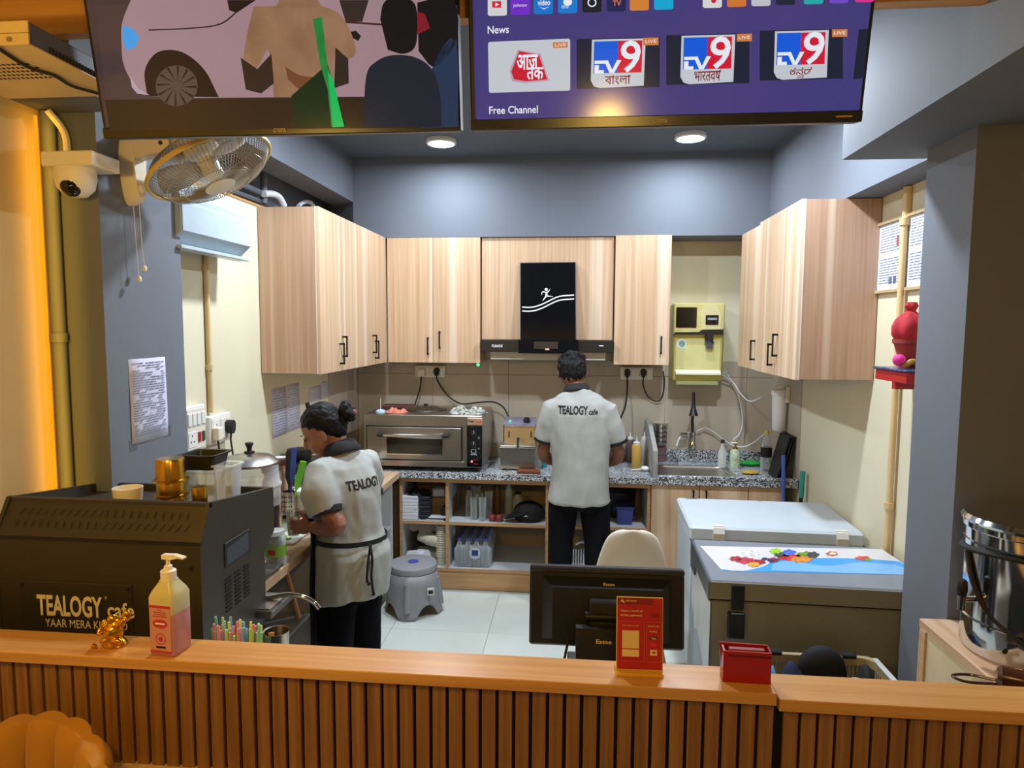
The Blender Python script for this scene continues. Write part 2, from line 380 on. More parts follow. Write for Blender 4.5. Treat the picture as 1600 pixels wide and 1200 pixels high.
# right run faces -x : local x -> -y
cabinet('right wall cabinet with a bare end panel beside the framed certificates', (1.10, 4.20, 0), -PI/2, .75, .375, ZB+.005, ZT, [(0, .40, .355, 1.64), (.40, .75, .44, 1.695)], end=[.75])
cabinet('narrow right wall cabinet next to the water purifier', (1.115, 4.70, 0), -PI/2, .498, .36, ZB+.005, ZT-.006, [(0, .498, .425, 1.65)])
# ------------------------------------------------------------------ cooker hood
t = thing('cooker_hood', 'black glass cooker hood with a white running figure and wave lines', 'cooker hood', (-.2, 4.78, 1.6))
def hp(px, py, Y=4.70): return at(px, py, Y=Y)-Vector((-.2, 4.78, 1.6))
a, b, c_, d_ = hp(813, 533, 4.66), hp(900, 531, 4.66), hp(899, 410, 4.765), hp(813, 411, 4.765)
MB().prism([a, b, c_, d_], (0, .012, 0)).build('glass_panel', 'black_gloss', t)
fr = MB()
for p, q in ((a, d_), (b, c_), (d_, c_)): fr.tube([p, q], .004, 4)
fr.build('panel_frame', mat('hood_frame', '4a4d55', .4, metal=.6), t)
def hq(px, py): return on(px, py, at(813, 533, Y=4.66), (at(900, 531, Y=4.66)-at(813, 533, Y=4.66)).cross(at(813, 411, Y=4.765)-at(813, 533, Y=4.66)).normalized())-Vector((-.2, 4.78, 1.6))
NOFF = Vector((0, -.003, 0))
def ribbon(path, w, m, parent, name):
    mb = MB(); P_ = [Vector(p)+NOFF for p in path]
    for i in range(len(P_)-1):
        n0 = (P_[min(i+1, len(P_)-1)]-P_[max(i-1, 0)]).normalized(); n1 = (P_[min(i+2, len(P_)-1)]-P_[i]).normalized()
        u0 = Vector((-n0.z, 0, n0.x))*w; u1 = Vector((-n1.z, 0, n1.x))*w
        mb.add([P_[i]-u0, P_[i+1]-u1, P_[i+1]+u1, P_[i]+u0], [(0, 1, 2, 3)])
    return mb.build(name, m, parent)
for dy in (0, 6):
    ribbon(smoothpath([hq(816, 480+dy), hq(832, 480+dy), hq(848, 475+dy), (hq(862, 468+dy)), hq(875, 463+dy), hq(897, 461+dy)], 5), .0042, 'print_white', t, 'wave_line')
fig = MB(); fig.ell(hq(853.5, 452.5)+NOFF, (.011, .001, .012), 10, 6)
for pts, w in (([(854, 456), (853.5, 462), (851, 466), (848, 470)], .008), ([(853, 463), (858, 463), (864, 463.5)], .006), ([(854, 457.5), (857, 455.5), (859.5, 451.5)], .0045), ([(853, 457.5), (849, 456), (846.5, 458), (847, 461)], .0045)):
    P_ = smoothpath([hq(*p)+NOFF for p in pts], 4); m_ = len(P_)
    fig.tube(P_, [max(.0012, w*(1-.75*abs(2*i/(m_-1)-.6)/1.4)) for i in range(m_)], 6)
for v in fig.v: v.y = v.y
fig.build('running_figure', 'print_white', t)
bar = MB(); p0, p1 = hp(752, 549, 4.70), hp(958, 532, 4.70)
bar.box((p0.x, p0.y-.01, p0.z), (p1.x, p0.y+.30, p1.z), .003).build('control_bar', 'black_plastic', t)
g0, g1 = hp(810, 552, 4.67), hp(904, 531, 4.67)
MB().box((g0.x, g0.y-.012, g0.z), (g1.x, g0.y+.01, g1.z), .002).build('control_glass', 'black_gloss', t)
MB().box((hp(834, 545, 4.65).x, g0.y-.0135, hp(834, 545, 4.65).z), (hp(872, 534, 4.65).x, g0.y-.011, hp(872, 534, 4.65).z)).build('display', mat('hood_disp', '2e2b2c', .3), t)
MB().box((hp(852, 547, 4.65).x, g0.y-.015, hp(852, 547, 4.65).z), (hp(858, 544.5, 4.65).x, g0.y-.0115, hp(852, 544.5, 4.65).z)).build('indicator', mat('ind_or', 'ffb69a', .4, emit=1.2), t)
text('FLBADE', hp(777, 540.5, 4.688), (1, 0, 0), (0, 0, 1), 'print_white', t, w=.075, h=.018, bold=.02)
MB().box(hp(936, 541, 4.6895), hp(943, 539.5, 4.687)).build('maker_mark', 'print_white', t)
MB().box((p0.x+.06, p0.y+.05, p0.z-.06), (p1.x-.05, p0.y+.3, p0.z), .004).build('filter_housing', mat('hood_white', 'c9c3b4', .5), t)
o = MB().ell(at(747, 570, Y=4.86), (.012, .012, .012), 10, 6).build('indicator_lamp', mat('green_led', '3fe08a', .4, emit=2.5)); tag(o, 'small green pilot lamp under the cabinet beside the hood', 'indicator light')
# ------------------------------------------------------------------ base cabinets, back run
def shelf_unit(label, x0, x1, dividers, shelf_z, doors=None, face='white_lam'):
    x1 -= .003
    t = thing('base_cabinet', label, 'cabinet', (x0, 4.5, 0), 0, 'base cabinets along the back wall')
    w = x1-x0
    for x in [0]+[d-x0 for d in dividers]+[w-.018]:
        b = MB().box((x, .006, .13), (x+.018, .57, .80)).build('side_panel', 'white_lam', t)
        MB().box((max(x-.0015, 0), 0, .13), (min(x+.0205, w), .0062, .80)).build('edge_strip', 'ash_edge', b)
    MB().box((.018, .56, .15), (w-.018, .57, .80)).build('back_panel', mat('shelf_back', 'b09f80', .7), t)
    for z, nm in ((.135, 'bottom_panel'), (shelf_z, 'shelf')):
        if z is None: continue
        b = MB().box((.0, .008, z), (w, .56, z+.016)).build(nm, 'white_lam', t)
        MB().box((.0, -.001, z-.004), (w, .008, z+.016)).build('edge_strip', 'ash_edge', b)
    MB().box((0, -.001, .765), (w-.0005, .02, .80)).build('top_rail', 'ash_edge', t)
    MB().box((0, .004, 0), (w, .03, .131)).build('plinth', 'ash_edge', t)
    for a, b, hx in (doors or []):
        d = MB().box((a-x0+.002, -.018, .14), (b-x0-.002, 0, .795), .001).build('door', 'ash', t)
        if hx: bow_handle(MB().shift((0, 0, 0)), hx-x0, .64, .765).shift((0, -.018, 0)).build('handle', 'handle_black', d)
    return t
shelf_unit('open base cabinet with two bays of boxes, cups, glasses and bottled water', -1.215, -.165, [-.885], .468)
shelf_unit('open base cabinet behind the legs of the standing man', -.164, .525, [], .468)
shelf_unit('closed base cabinet with wood grain doors under the sink', .526, 1.40, [], None, [(.526, .842, .80), (.845, 1.16, .885), (1.162, 1.40, None)])
# ------------------------------------------------------------------ granite worktop with sink cut-out, upstand and partition
SX0, SX1, SY0, SY1 = .60, 1.09, 4.56, 4.90
t = thing('granite_worktop', 'speckled grey granite worktop along the back wall', 'worktop', (0, 4.78, .80))
slab = MB()
for a, b in (((-1.71, 4.46), (SX0, 5.088)), ((SX1, 4.46), (1.47, 5.088)), ((SX0, 4.46), (SX1, SY0)), ((SX0, SY1), (SX1, 5.088))):
    slab.box((a[0], a[1]-4.78, .001), (b[0], b[1]-4.78, .04))
slab.build('slab', 'granite', t)
one('granite_upstand', MB().box((.57, 5.068, .8405), (1.469, 5.0875, .93), .002), 'granite', 'low granite upstand behind the sink', 'upstand')
one('granite_lip', MB().box((.575, 4.455, .8405), (1.469, 4.488, .862), .003), 'granite', 'raised granite strip along the front of the sink', 'strip')
one('granite_partition', MB().prism([(.535, 4.50, .8405), (.535, 5.07, .8405), (.535, 5.07, 1.16), (.535, 4.82, 1.14), (.535, 4.50, 1.02)], (.03, 0, 0)), mat('slab_grey', '9a9c98', .6, var=.15, nscale=60), 'upright grey stone slab between the squeeze bottles and the sink', 'partition')
# sink
s = thing('sink', 'stainless steel sink bowl set into the granite worktop', 'sink', (.845, 4.73, .84))
def rrect(hx, hy, r, z, n=5):
    out = []
    for cx_, cy_, a0 in ((hx-r, hy-r, 0), (-hx+r, hy-r, PI/2), (-hx+r, -hy+r, PI), (hx-r, -hy+r, 1.5*PI)):
        out += [Vector((cx_+r*math.cos(a0+PI/2*k/n), cy_+r*math.sin(a0+PI/2*k/n), z)) for k in range(n+1)]
    return out
hx, hy = (SX1-SX0)/2, (SY1-SY0)/2
MB().rings([rrect(hx+.02, hy+.02, .05, -.002), rrect(hx+.02, hy+.02, .05, .004), rrect(hx-.012, hy-.012, .05, .004), rrect(hx-.022, hy-.022, .05, -.02), rrect(hx-.035, hy-.035, .06, -.17), rrect(.05, .05, .04, -.18)], True).build('bowl', 'steel_h', s, 50)
MB().lathe([(.035, -.179), (.035, -.174), (.02, -.174)], n=16).build('drain', 'chrome', s)
# ------------------------------------------------------------------ left counter (wood top) and its base
t = thing('wooden_worktop', 'thick pale wooden worktop running along the left wall', 'worktop', (-1.45, 3.3, .80))
MB().box((-.26, -1.14, 0), (.25, 1.158, .045), .003).build('top', 'pale_wood', t)
t = thing('base_cabinet', 'white open base cabinet under the wooden left worktop', 'cabinet', (-1.45, 3.3, 0))
for y in (-1.1, -.3, .5, 1.10):
    MB().box((-.255, y-.009, .1), (.21, y+.009, .80)).build('side_panel', 'white_lam', t)
MB().box((-.255, -1.1, .10), (.21, 1.1, .118)).build('bottom_panel', 'white_lam', t)
MB().box((-.255, -1.1, .46), (.20, 1.1, .476)).build('shelf', 'white_lam', t)
MB().box((-.255, -1.1, .118), (-.245, 1.1, .80)).build('back_panel', 'white_lam', t)
MB().box((.16, -1.1, 0), (.185, 1.2, .10)).build('plinth', 'ash_edge', t)
# ------------------------------------------------------------------ the two screens
TILT = math.radians(10)
def screen(label, x0, x1, z0, y0, scrmat):
    w = x1-x0; h = .56; t = thing('television', label, 'television', (x0, y0, z0), 0, 'television screens over the counter')
    R = Matrix.Rotation(TILT, 4, 'X')
    def B(a, b, c=0): return MB().box(a, b, c).xf(R)
    B((0, 0, 0), (w, .045, h), .004).build('housing', 'black_plastic', t)
    B((.012, -.003, .028), (w-.012, 0, h-.01)).build('panel', scrmat, t)
    B((0, -.004, 0), (w, 0, .026), .002).build('bezel', mat('bezel', '26241f', .25), t)
    for x in (.2, w-.2): B((x-.02, .045, .1), (x+.02, .075, h), 0).build('bracket', 'black_metal', t)
    inv = Vector((x0, y0, z0)); n = R.to_3x3() @ Vector((0, -1, 0)); o = inv+n*.0034
    def S(px, py, k=0): return on(px, py, o+n*(.0004*k), n)-inv
    S.n = n; S.right = Vector((1, 0, 0)); S.up = R.to_3x3() @ Vector((0, 0, 1)); S.t = t; S.o = inv
    return S
def glow(name, col, e=1.0, rough=.15, var=.0, **k): return mat(name, col, rough, emit=e, var=var, spec=.4, **k)
def poly(S, pts, m, k=1, name='picture_shape'):
    mb = MB(); v = [S(x, y, k) for x, y in pts]; mb.add(v, [tuple(range(len(v)))]); return mb.build(name, m, S.t)
def disc(S, cx_, cy_, r, ry, m, k, n=20, name='picture_shape'):
    return poly(S, [(cx_+r*math.cos(2*PI*i/n), cy_+ry*math.sin(2*PI*i/n)) for i in range(n)], m, k, name)
def quad(S, x0, y0, x1, y1, m, k=1, name='picture_shape', sk=0):   # sk: slope of horizontals on the picture
    return poly(S, [(x0, y0), (x1, y0+sk*(x1-x0)), (x1, y1+sk*(x1-x0)), (x0, y1)], m, k, name)
E1 = .5
S1 = screen('left screen showing a white car and people seen from behind', -1.262, -.297, 2.345, 1.72, glow('scr_film', '6a5657', .35, col2='5b5052'))
n_ = 'picture_shape'
def cur(pts, k=5): return [(p.x, p.y) for p in smoothpath([(a, b, 0) for a, b in pts], k)]
poly(S1, [(148, 8), (714, 8), (714, 200), (172, 206)], glow('f_bg', '5d4c4e', E1), 1)
poly(S1, [(164, 156), (714, 150), (716, 199), (172, 204)], glow('f_floor', '3d2f26', E1), 2)
poly(S1, cur([(207, -6), (191, 35), (190, 70), (193, 100), (208, 130), (232, 150)])+[(300, 153), (700, 150), (700, -8)], glow('f_car', 'c3a5b4', E1, var=.05, nscale=4), 3, 'car_body')
poly(S1, cur([(230, 150), (226, 112), (240, 86), (262, 78), (290, 84), (320, 110), (342, 152)]), glow('f_dark', '2a2323', E1), 4)
disc(S1, 276, 134, 33, 32, glow('f_rim', '6b5a58', E1), 5)
for k in range(12):
    a = 2*PI*k/12; poly(S1, [(276+6*math.cos(a+.3), 134+6*math.sin(a+.3)), (276+31*math.cos(a), 134+31*math.sin(a)), (276+31*math.cos(a+.12), 134+31*math.sin(a+.12))], 'f_dark', 6)
poly(S1, [(192, 40), (206, 44), (218, 58), (210, 74), (198, 79), (192, 64)], glow('f_lamp', '3f9be8', .9), 5)
poly(S1, [(203, 118), (216, 138), (234, 149), (214, 146), (206, 136)], glow('f_white', 'd9c8de', E1), 5)
poly(S1, cur([(232, 46), (300, 43), (345, 36), (375, 12)], 4)+cur([(376, 14), (346, 38), (300, 45), (232, 48)], 4), 'f_dark', 5)
poly(S1, [(355, 0), (400, 0), (370, 20), (358, 16)], 'f_dark', 5)
poly(S1, [(530, 0), (576, 0), (566, 34), (540, 34)], glow('f_window', '453a35', E1), 4)
poly(S1, [(540, 33), (600, 37), (600, 40), (540, 36)], glow('f_maroon', '5a3030', E1), 4)
poly(S1, [(546, 50), (556, 48), (564, 56), (560, 64), (552, 60)], 'f_dark', 5)
poly(S1, cur([(396, 10), (383, 70), (381, 110), (402, 105), (418, 78), (424, 110), (428, 152)])+cur([(520, 150), (524, 80), (542, 92), (556, 82), (548, 50), (528, 20), (498, 8)]), glow('f_shirt', 'b08a6c', E1, var=.18, nscale=14), 6, 'film_figure')
poly(S1, [(440, -6), (492, -6), (504, 12), (430, 12)], 'f_shirt', 7)
poly(S1, [(376, 90), (402, 108), (424, 84), (428, 130), (408, 146), (384, 140)], glow('f_dark2', '40342f', E1), 7.5)
poly(S1, [(524, 74), (544, 92), (545, 130), (522, 138)], 'f_dark2', 7.5)
poly(S1, cur([(446, 104), (470, 118), (505, 122), (518, 130), (500, 144), (472, 142), (450, 124)]), glow('f_arm', '8a5c3f', E1), 8)
poly(S1, [(455, 150), (512, 100), (538, 198), (462, 199)], glow('f_green0', '1e3a26', E1), 9)
poly(S1, [(489, 30), (503, 26), (512, 104), (526, 150), (538, 198), (518, 198), (512, 140), (500, 100)], glow('f_green', '2c9a4a', .6, var=.2, nscale=30), 10)
poly(S1, [(512, 110), (520, 124), (538, 198), (520, 199)], glow('f_green2', '10c060', .8), 11)
poly(S1, cur([(594, 30), (600, 4), (622, -6), (648, 6), (652, 44), (648, 74), (630, 84), (606, 78)]), glow('f_hair', '241f22', E1), 8)
poly(S1, cur([(568, 200), (572, 120), (588, 96), (615, 86), (650, 90), (676, 110), (688, 150), (690, 198)]), glow('f_navy', '2d3340', E1), 7)
poly(S1, cur([(652, 4), (706, -4), (714, 60), (680, 104), (654, 80)]), 'f_hair', 6)
poly(S1, [(652, 18), (664, 22), (672, 44), (652, 54)], glow('f_red', 'a02838', E1), 7)
poly(S1, cur([(660, 200), (676, 104), (712, 62), (716, 198)], 4), glow('f_blueg', '35486b', E1), 6)
for txt, px, py in (('croma', 437, 203.5),): text(txt, S1(px, py, 6), S1.right, S1.up, mat('gold_print', 'b99a4a', .4), S1.t, w=.033, h=.009)
# right screen: channel menu
S2 = screen('right screen showing a purple television channel menu', -.27, .678, 2.345, 1.72, glow('scr_menu', '4b4384', .55, col2='5a4a8c'))
poly(S2, [(741, -4), (1362, -4), (1343, 172), (745, 187)], glow('m_bg', '4a4690', .68, col2='54478c', var=.08, nscale=2), 1)
sk = -.025
for x0, c in ((762, 'dfe3ea'), (798, '7a35d8'), (834, '1d7fe0'), (872, '1f86e6'), (910, '25262e'), (948, '2a2a5c'), (984, 'e08a3c'), (1022, '18b4e8'), (1098, 'e6e9ee'), (1136, 'e07f3c'), (1174, 'cfd3da'), (1212, '2a2a44'), (1256, '28b8b8'), (1296, '7a52d8'), (1336, 'e83c9a')):
    bot = 25-(x0-762)*.037
    poly(S2, [(x0, -5), (x0+30, -5), (x0+30, bot-2.5), (x0+27, bot-.6), (x0+3, bot), (x0, bot-2)], glow('m_app_'+c, c, .75), 2, 'app_icon')
poly(S2, [(769, 2), (783, 2), (783, 12), (769, 12)], glow('m_red', 'e0203c', .8), 3, 'app_icon'); poly(S2, [(774, 4), (780, 7), (774, 10)], glow('m_white', 'e6ecf8', .9), 4, 'app_icon')
text('video', S2(850, 4, 4), S2.right, S2.up, 'm_white', S2.t, w=.03, h=.013, bold=.015)
poly(S2, cur([(842, 10), (850, 13), (858, 10), (850, 15)], 4), 'm_white', 4)
text('JioHotstar', S2(813, 9, 4), S2.right, S2.up, 'm_white', S2.t, w=.034, h=.008)
text('WW', S2(883, 11, 4), S2.right, S2.up, 'm_white', S2.t, w=.018, h=.008)
disc(S2, 887, 3, 7, 6, 'm_white', 3); disc(S2, 925, 4, 7, 7, 'm_white', 3); disc(S2, 925, 4, 5, 5, glow('m_dk', '2c3040', .4), 4); disc(S2, 1115, 1, 4, 4, 'm_red', 4)
text('TV', S2(964, 5, 4), S2.right, S2.up, glow('m_or', 'e8823a', .8), S2.t, w=.02, h=.012, bold=.02)
text('News', S2(762, 47, 3), S2.right, S2.up, 'm_white', S2.t, w=.052, h=.017, align='LEFT', bold=.012)
text('Free Channel', S2(764.5, 172.5, 3), S2.right, S2.up, 'm_white', S2.t, w=.122, h=.018, align='LEFT', bold=.012)
# four channel tiles
poly(S2, [(762.5, 68), (764.5, 65.5), (889, 60.5), (891, 63), (891, 139), (889, 141.5), (766, 145), (764, 143)], glow('m_tile', 'd4dce8', .72), 2, 'channel_tile')
poly(S2, [(811, 80), (842, 86), (855, 124), (822, 127), (803, 124), (799, 112)], glow('m_logo_red', 'cf2238', .8), 4, 'channel_logo')
poly(S2, [(809, 77.5), (844.5, 84), (858, 126), (820, 130), (800, 127), (796, 111)], glow('m_logo_edge', 'c9b0c4', .7), 3, 'channel_logo')
text('आज', S2(824, 97, 5), S2.right, S2.up, 'm_white', S2.t, w=.052, h=.034, bold=.02); text('तक', S2(836, 115, 5), S2.right, S2.up, 'm_white', S2.t, w=.042, h=.028, bold=.02)
quad(S2, 864, 66, 887, 75, glow('m_badge', 'e08a4c', .7), 4, 'channel_badge', sk)
text('LIVE', S2(876, 70.3, 5), S2.right, S2.up, 'm_white', S2.t, w=.026, h=.007)
for x0, yb, word, live in ((925, 62, 'বাংলা', 1005), (1065, 56, 'भारतवष', 1151), (1211, 49, 'ಕನಡ', 1300)):
    quad(S2, x0-24, yb-1, x0+106, yb+77, glow('m_dark', '333a58', .35), 2, 'channel_tile', sk)
    dx_ = .2
    q = lambda a, b: (x0+a-(b*.03), yb+b+a*sk)
    poly(S2, [q(0, 0), q(84, 0), q(83, 74), q(14, 76), q(5, 73), q(0, 64)], 'm_tile', 3, 'channel_logo')
    poly(S2, [q(3.5, 3), q(41, 3), q(41, 53), q(3.5, 53)], glow('m_blue', '1560e8', .8), 4, 'channel_logo')
    poly(S2, [q(41, 3), q(79, 3), q(79, 53), q(41, 53)], glow('m_red2', 'd81e3a', .8), 4, 'channel_logo')
    poly(S2, [q(5, 33), q(26, 33), q(33, 48), q(40, 33), q(47, 33), q(36, 53), q(29, 53), q(22, 38), q(5, 38)], 'm_white', 5, 'channel_logo')
    poly(S2, [q(5, 40), q(12, 40), q(12, 48), q(20, 48), q(20, 53), q(5, 53)], 'm_white', 5, 'channel_logo')
    text('9', S2(*q(61, 28), 5), S2.right, S2.up, 'm_white', S2.t, w=.048, h=.071, bold=.012)
    text(word, S2(*q(42, 63 if x0 == 1211 else 64), 5), S2.right, S2.up, glow('m_word', '8c2030', .7), S2.t, w=.062 if x0 != 1211 else .05, h=.022 if x0 != 1211 else .016, bold=.01)
    if x0 == 1211: text('ನ', S2(*q(42, 71.5), 5), S2.right, S2.up, 'm_word', S2.t, w=.014, h=.009, bold=.01)
    if x0 == 1065: poly(S2, [q(60, 55.5), q(63, 54), q(64.5, 56.5), q(62.5, 55.5), q(61, 57)], 'm_word', 5, 'channel_logo')
    quad(S2, live, yb-3, live+24, yb+9, 'm_badge', 4, 'channel_badge', sk)
    text('LIVE', S2(live+12, yb+2.6, 5), S2.right, S2.up, 'm_white', S2.t, w=.026, h=.007)
poly(S2, [(1342, 46), (1357, 45), (1350, 122), (1333, 124)], 'm_dark', 2, 'channel_tile')
text('croma', S2(1032, 189, 6), S2.right, S2.up, 'gold_print', S2.t, w=.033, h=.009)
poly(S2, [(1306, 181), (1332, 180), (1332, 182.5), (1306, 183.5)], 'gold_print', 6, 'maker_mark')
# ------------------------------------------------------------------ metal box by the left beam
t = thing('equipment_box', 'beige metal equipment box with a perforated underside hung under the beam', 'metal box', (-1.405, 1.675, 2.50))
mat('beige_metal', 'cdb583', .5, var=.04); mat('grey_metal', '5d6066', .5, metal=.3)
MB().box((-.24, -.17, 0), (.126, .17, .004)).build('base_plate', 'beige_metal', t)
b = MB().box((-.24, -.168, .004), (.124, .168, .055), .003).build('case', 'grey_metal', t)
MB().box((-.24, -.1735, 0), (.126, -.169, .026)).build('front_lip', 'beige_metal', t)
MB().box((-.24, -.171, .029), (.124, -.168, .055)).build('front_plate', 'beige_metal', t)
MB().lathe([(.006, 0), (.006, .002)], (.08, -.1765, .012), 10, axis=(0, -1, 0)).build('screw', 'steel', t)
ho = MB()
for i in range(13):
    for j in range(5): ho.box((-.13+.013*i+.006*(j % 2), -.07+.022*j, -.0012), (-.124+.013*i+.006*(j % 2), -.062+.022*j, 0))
ho.build('vent_holes', 'black_felt', t, kind='stuff')
sl_ = MB()
for i in range(22): sl_.box((.1235, -.11+.011*i, .004), (.1262, -.106+.011*i, .02))
sl_.build('vent_slots', 'black_felt', t, kind='stuff')
one('power_cable', MB().tube(smoothpath([at(-8, 72, Z=2.493), at(30, 97, Z=2.494), at(52, 108, Z=2.494), at(85, 118, Z=2.494), at(112, 134, Z=2.492), at(150, 145, Z=2.49), at(166, 150, Z=2.49)]), .0045, 8), 'rubber', 'black cable sagging under the beige equipment box', 'cable', smooth=True)
# ------------------------------------------------------------------ wall fan
t = thing('wall_fan', 'oscillating wall fan with a wire guard on the left grey column', 'fan', (-1.57, 2.25, 2.40))
def lobe(x, ys, zs, dx_): return MB().prism([(x, y, z) for y, z in zip(ys, zs)], (dx_, 0, 0))
pl = []
for k in range(24):
    a = 2*PI*k/24; pl.append((.045*math.cos(a)*(1 if math.sin(a) > 0 else .9), .135*math.sin(a)))
MB().rings([[Vector((0, y, z)) for y, z in pl], [Vector((.025, y, z)) for y, z in pl], [Vector((.05, y*.75, z*.9)) for y, z in pl]]).build('wall_plate', 'ivory', t, 50)
MB().lathe([(.016, 0), (.014, .015), (.01, .017)], (.047, .0, -.075), 14, axis=(1, 0, 0)).build('speed_knob', 'white_plastic', t, True)
MB().prism([(.03, -.028, .02), (.16, -.028, .045), (.175, -.028, .07), (.165, -.028, .10), (.03, -.028, .115)], (0, .05, 0)).build('arm', 'ivory', t)
MB().lathe([(.007, 0), (.007, .004)], (.145, -.028, .072), 10, axis=(0, -1, 0)).build('pivot_bolt', 'dark_steel', t)
AX = Vector((.46, .02, -.89)).normalized(); FC = at(329, 262, Y=2.33)-Vector((-1.57, 2.25, 2.40))
MB().lathe([(.05, -.16), (.062, -.14), (.062, -.06), (.03, -.045)], FC, 18, axis=AX).build('motor', 'ivory', t, True)
MB().tube([Vector((.15, 0, .075)), FC-AX*.10], .022, 10).build('neck', 'ivory', t, True)
q = AX.to_track_quat('Z', 'Y'); RF = .218
def fp(r, a, h): return FC+q @ Vector((r*math.cos(a), r*math.sin(a), h))
gd = MB()
for k in range(90):
    a = 2*PI*k/90
    gd.tube([fp(.05, a, .075), fp(.13, a, .065), fp(.19, a, .035), fp(RF, a, 0)], .0015, 3, False)
    gd.tube([fp(.06, a, -.075), fp(.15, a, -.065), fp(.195, a, -.04), fp(RF, a, 0)], .0015, 3, False)
for r, h in ((.12, .067), (.175, .046), (.19, -.045)):
    gd.tube([fp(r, 2*PI*k/40, h) for k in range(41)], .0014, 4, False)
gd.build('wire_guard', mat('wire', 'b8b0a0', .35, metal=.7), t, True, kind='stuff')
MB().rings([[fp(RF+.004+.006*math.cos(b), 2*PI*k/48, .009*math.sin(b)) for b in [2*PI*j/8 for j in range(8)]] for k in range(48)], closed=True).build('rim_ring', mat('fan_rim', 'd8b860', .4), t, True)
MB().lathe([(.055, .068), (.055, .076), (.045, .081), (.001, .083)], FC, 24, axis=AX).build('badge', 'cream_plastic', t, True)
for k in range(3):
    a0 = 2*PI*k/3; pts0 = []; mb = MB(); G_ = []
    for i in range(5):
        r = .035+.15*i/4; wd = .35+.55*math.sin(PI*(i+.6)/5.2)
        G_.append([fp(r, a0+wd*(j/4-.5)*1.3, .03*(j/4-.5)) for j in range(5)])
    mb.add([p for g in G_ for p in g], [(i*5+j, i*5+j+1, (i+1)*5+j+1, (i+1)*5+j) for i in range(4) for j in range(4)])
    o = mb.build('blade', mat('blade', 'b9b8b4', .35), t, True); md = o.modifiers.new('s', 'SOLIDIFY'); md.thickness = .002
MB().lathe([(.035, -.03), (.035, .03), (.02, .042)], FC, 16, axis=AX).build('hub', 'cream_plastic', t, True)
for yy, zz in ((-.02, -.40), (.012, -.36)):
    c_ = MB().tube(smoothpath([(.03, yy, -.12), (.031, yy+.004, -.25), (.034, yy+.008, zz+.02)]), .0013, 5).build('pull_cord', 'ivory', t)
    MB().lathe([(.006, 0), (.0085, .004), (.0085, .014), (.005, .02)], (.034, yy+.008, zz), 12).build('cord_knob', 'cream_plastic', c_, True)
# ------------------------------------------------------------------ cctv camera and corner pipes
t = thing('security_camera', 'white dome security camera on a square base in the left corner', 'camera', (-1.60, 2.03, 2.34))
MB().box((-.06, -.06, 0), (.11, .07, .045), .003).build('mount', 'cream_plastic', t)
MB().lathe([(.058, 0), (.06, -.03), (.052, -.062), (.03, -.085), (.004, -.09)], (.015, -.01, 0), 22).build('shell', 'cream_plastic', t, True)
MB().ell((.02, -.035, -.058), (.033, .033, .033), 16, 10).build('eyeball', mat('lens_dark', '17120c', .12), t, True)
MB().lathe([(.012, 0), (.012, .003)], (.025, -.0675, -.064), 12, axis=(.15, -1, -.2)).build('lens', 'black_gloss', t)
t = thing('corner_pipe', 'grey vertical service pipe in the corner beside the left column', 'pipe', (-1.715, 2.075, 0))
MB().tube([(0, 0, .0), (0, 0, 2.535)], .021, 14).build('pipe', 'grey_paint', t, True)
MB().lathe([(.026, 0), (.026, .03)], (0, 0, 1.79), 14).build('coupling', 'grey_paint', t, True)
one('flexible_conduit', MB().tube(smoothpath([(-1.655, 2.08, 2.40), (-1.66, 2.075, 2.47), (-1.685, 2.04, 2.53)]), .011, 8), 'ivory', 'bent cream conduit rising above the security camera', 'conduit', smooth=True)
t = thing('light_strip', 'thin amber light strip glowing beside the corner pipe', 'light strip', (-1.7405, 2.055, 0))
MB().box((-.003, -.004, .85), (.001, .006, 2.52)).build('strip', mat('amber', 'ffa818', .5, emit=.9, var=.1), t)
sl_l = light('strip_light', 'AREA', (-1.672, 2.02, 1.70), 1.0, (1, .5, .03), .02, aim=(-2.672, 2.72, 1.70)); sl_l.data.shape = 'RECTANGLE'; sl_l.data.size = .02; sl_l.data.size_y = 1.6
# ------------------------------------------------------------------ left wall: papers, switch boards, air curtain, pipes
def sheet(name, label, o, right, up, w, h, lines=14, cat='paper', seed=1, m='paper'):
    rnd = random.Random(seed); X = frame_xf(Vector((0, 0, 0)), right, up)
    t = thing(name, label, cat, o)
    nx, nz = 3, 5; mb = MB(); V_ = []
    for j in range(nz+1):
        for i in range(nx+1): V_.append(X @ Vector((w*(i/nx-.5), h*(j/nz-.5), .002+.0012*math.sin(i*2+j))))
    mb.add(V_, [(j*(nx+1)+i, j*(nx+1)+i+1, (j+1)*(nx+1)+i+1, (j+1)*(nx+1)+i) for i in range(nx) for j in range(nz)])
    o_ = mb.build('sheet', m, t, True); md = o_.modifiers.new('s', 'SOLIDIFY'); md.thickness = .0005
    ink = MB()
    for k in range(lines):
        y = h*(.44-.88*k/lines); x = -w*.43
        while x < w*.4:
            l = w*rnd.uniform(.03, .16)
            if rnd.random() < .8: ink.add([X @ Vector((a, b, .0042)) for a, b in ((x, y), (min(x+l, w*.44), y), (min(x+l, w*.44), y+h*.011), (x, y+h*.011))], [(0, 1, 2, 3)])
            x += l+w*.02
    ink.build('handwriting', 'ink', t, kind='stuff')
    return t
t = sheet('notice_sheet', 'white sheet of handwritten lists taped to the left grey column', (-1.57, 2.315, 1.575), (0, 1, 0), (0, -.02, 1), .212, .305, 30, seed=3)
for k, (y, z) in enumerate(((-.10, -.155), (.105, -.135))): MB().box((.0, y-.02, z-.02), (.0008, y+.02, z+.02)).build('tape', mat('tape', '5d6570', .3), t)
sheet('notice_sheet', 'left of the two printed sheets side by side behind the woman', (-1.71, 3.70, 1.35), (0, 1, 0), (0, 0, 1), .19, .285, 16, seed=4)
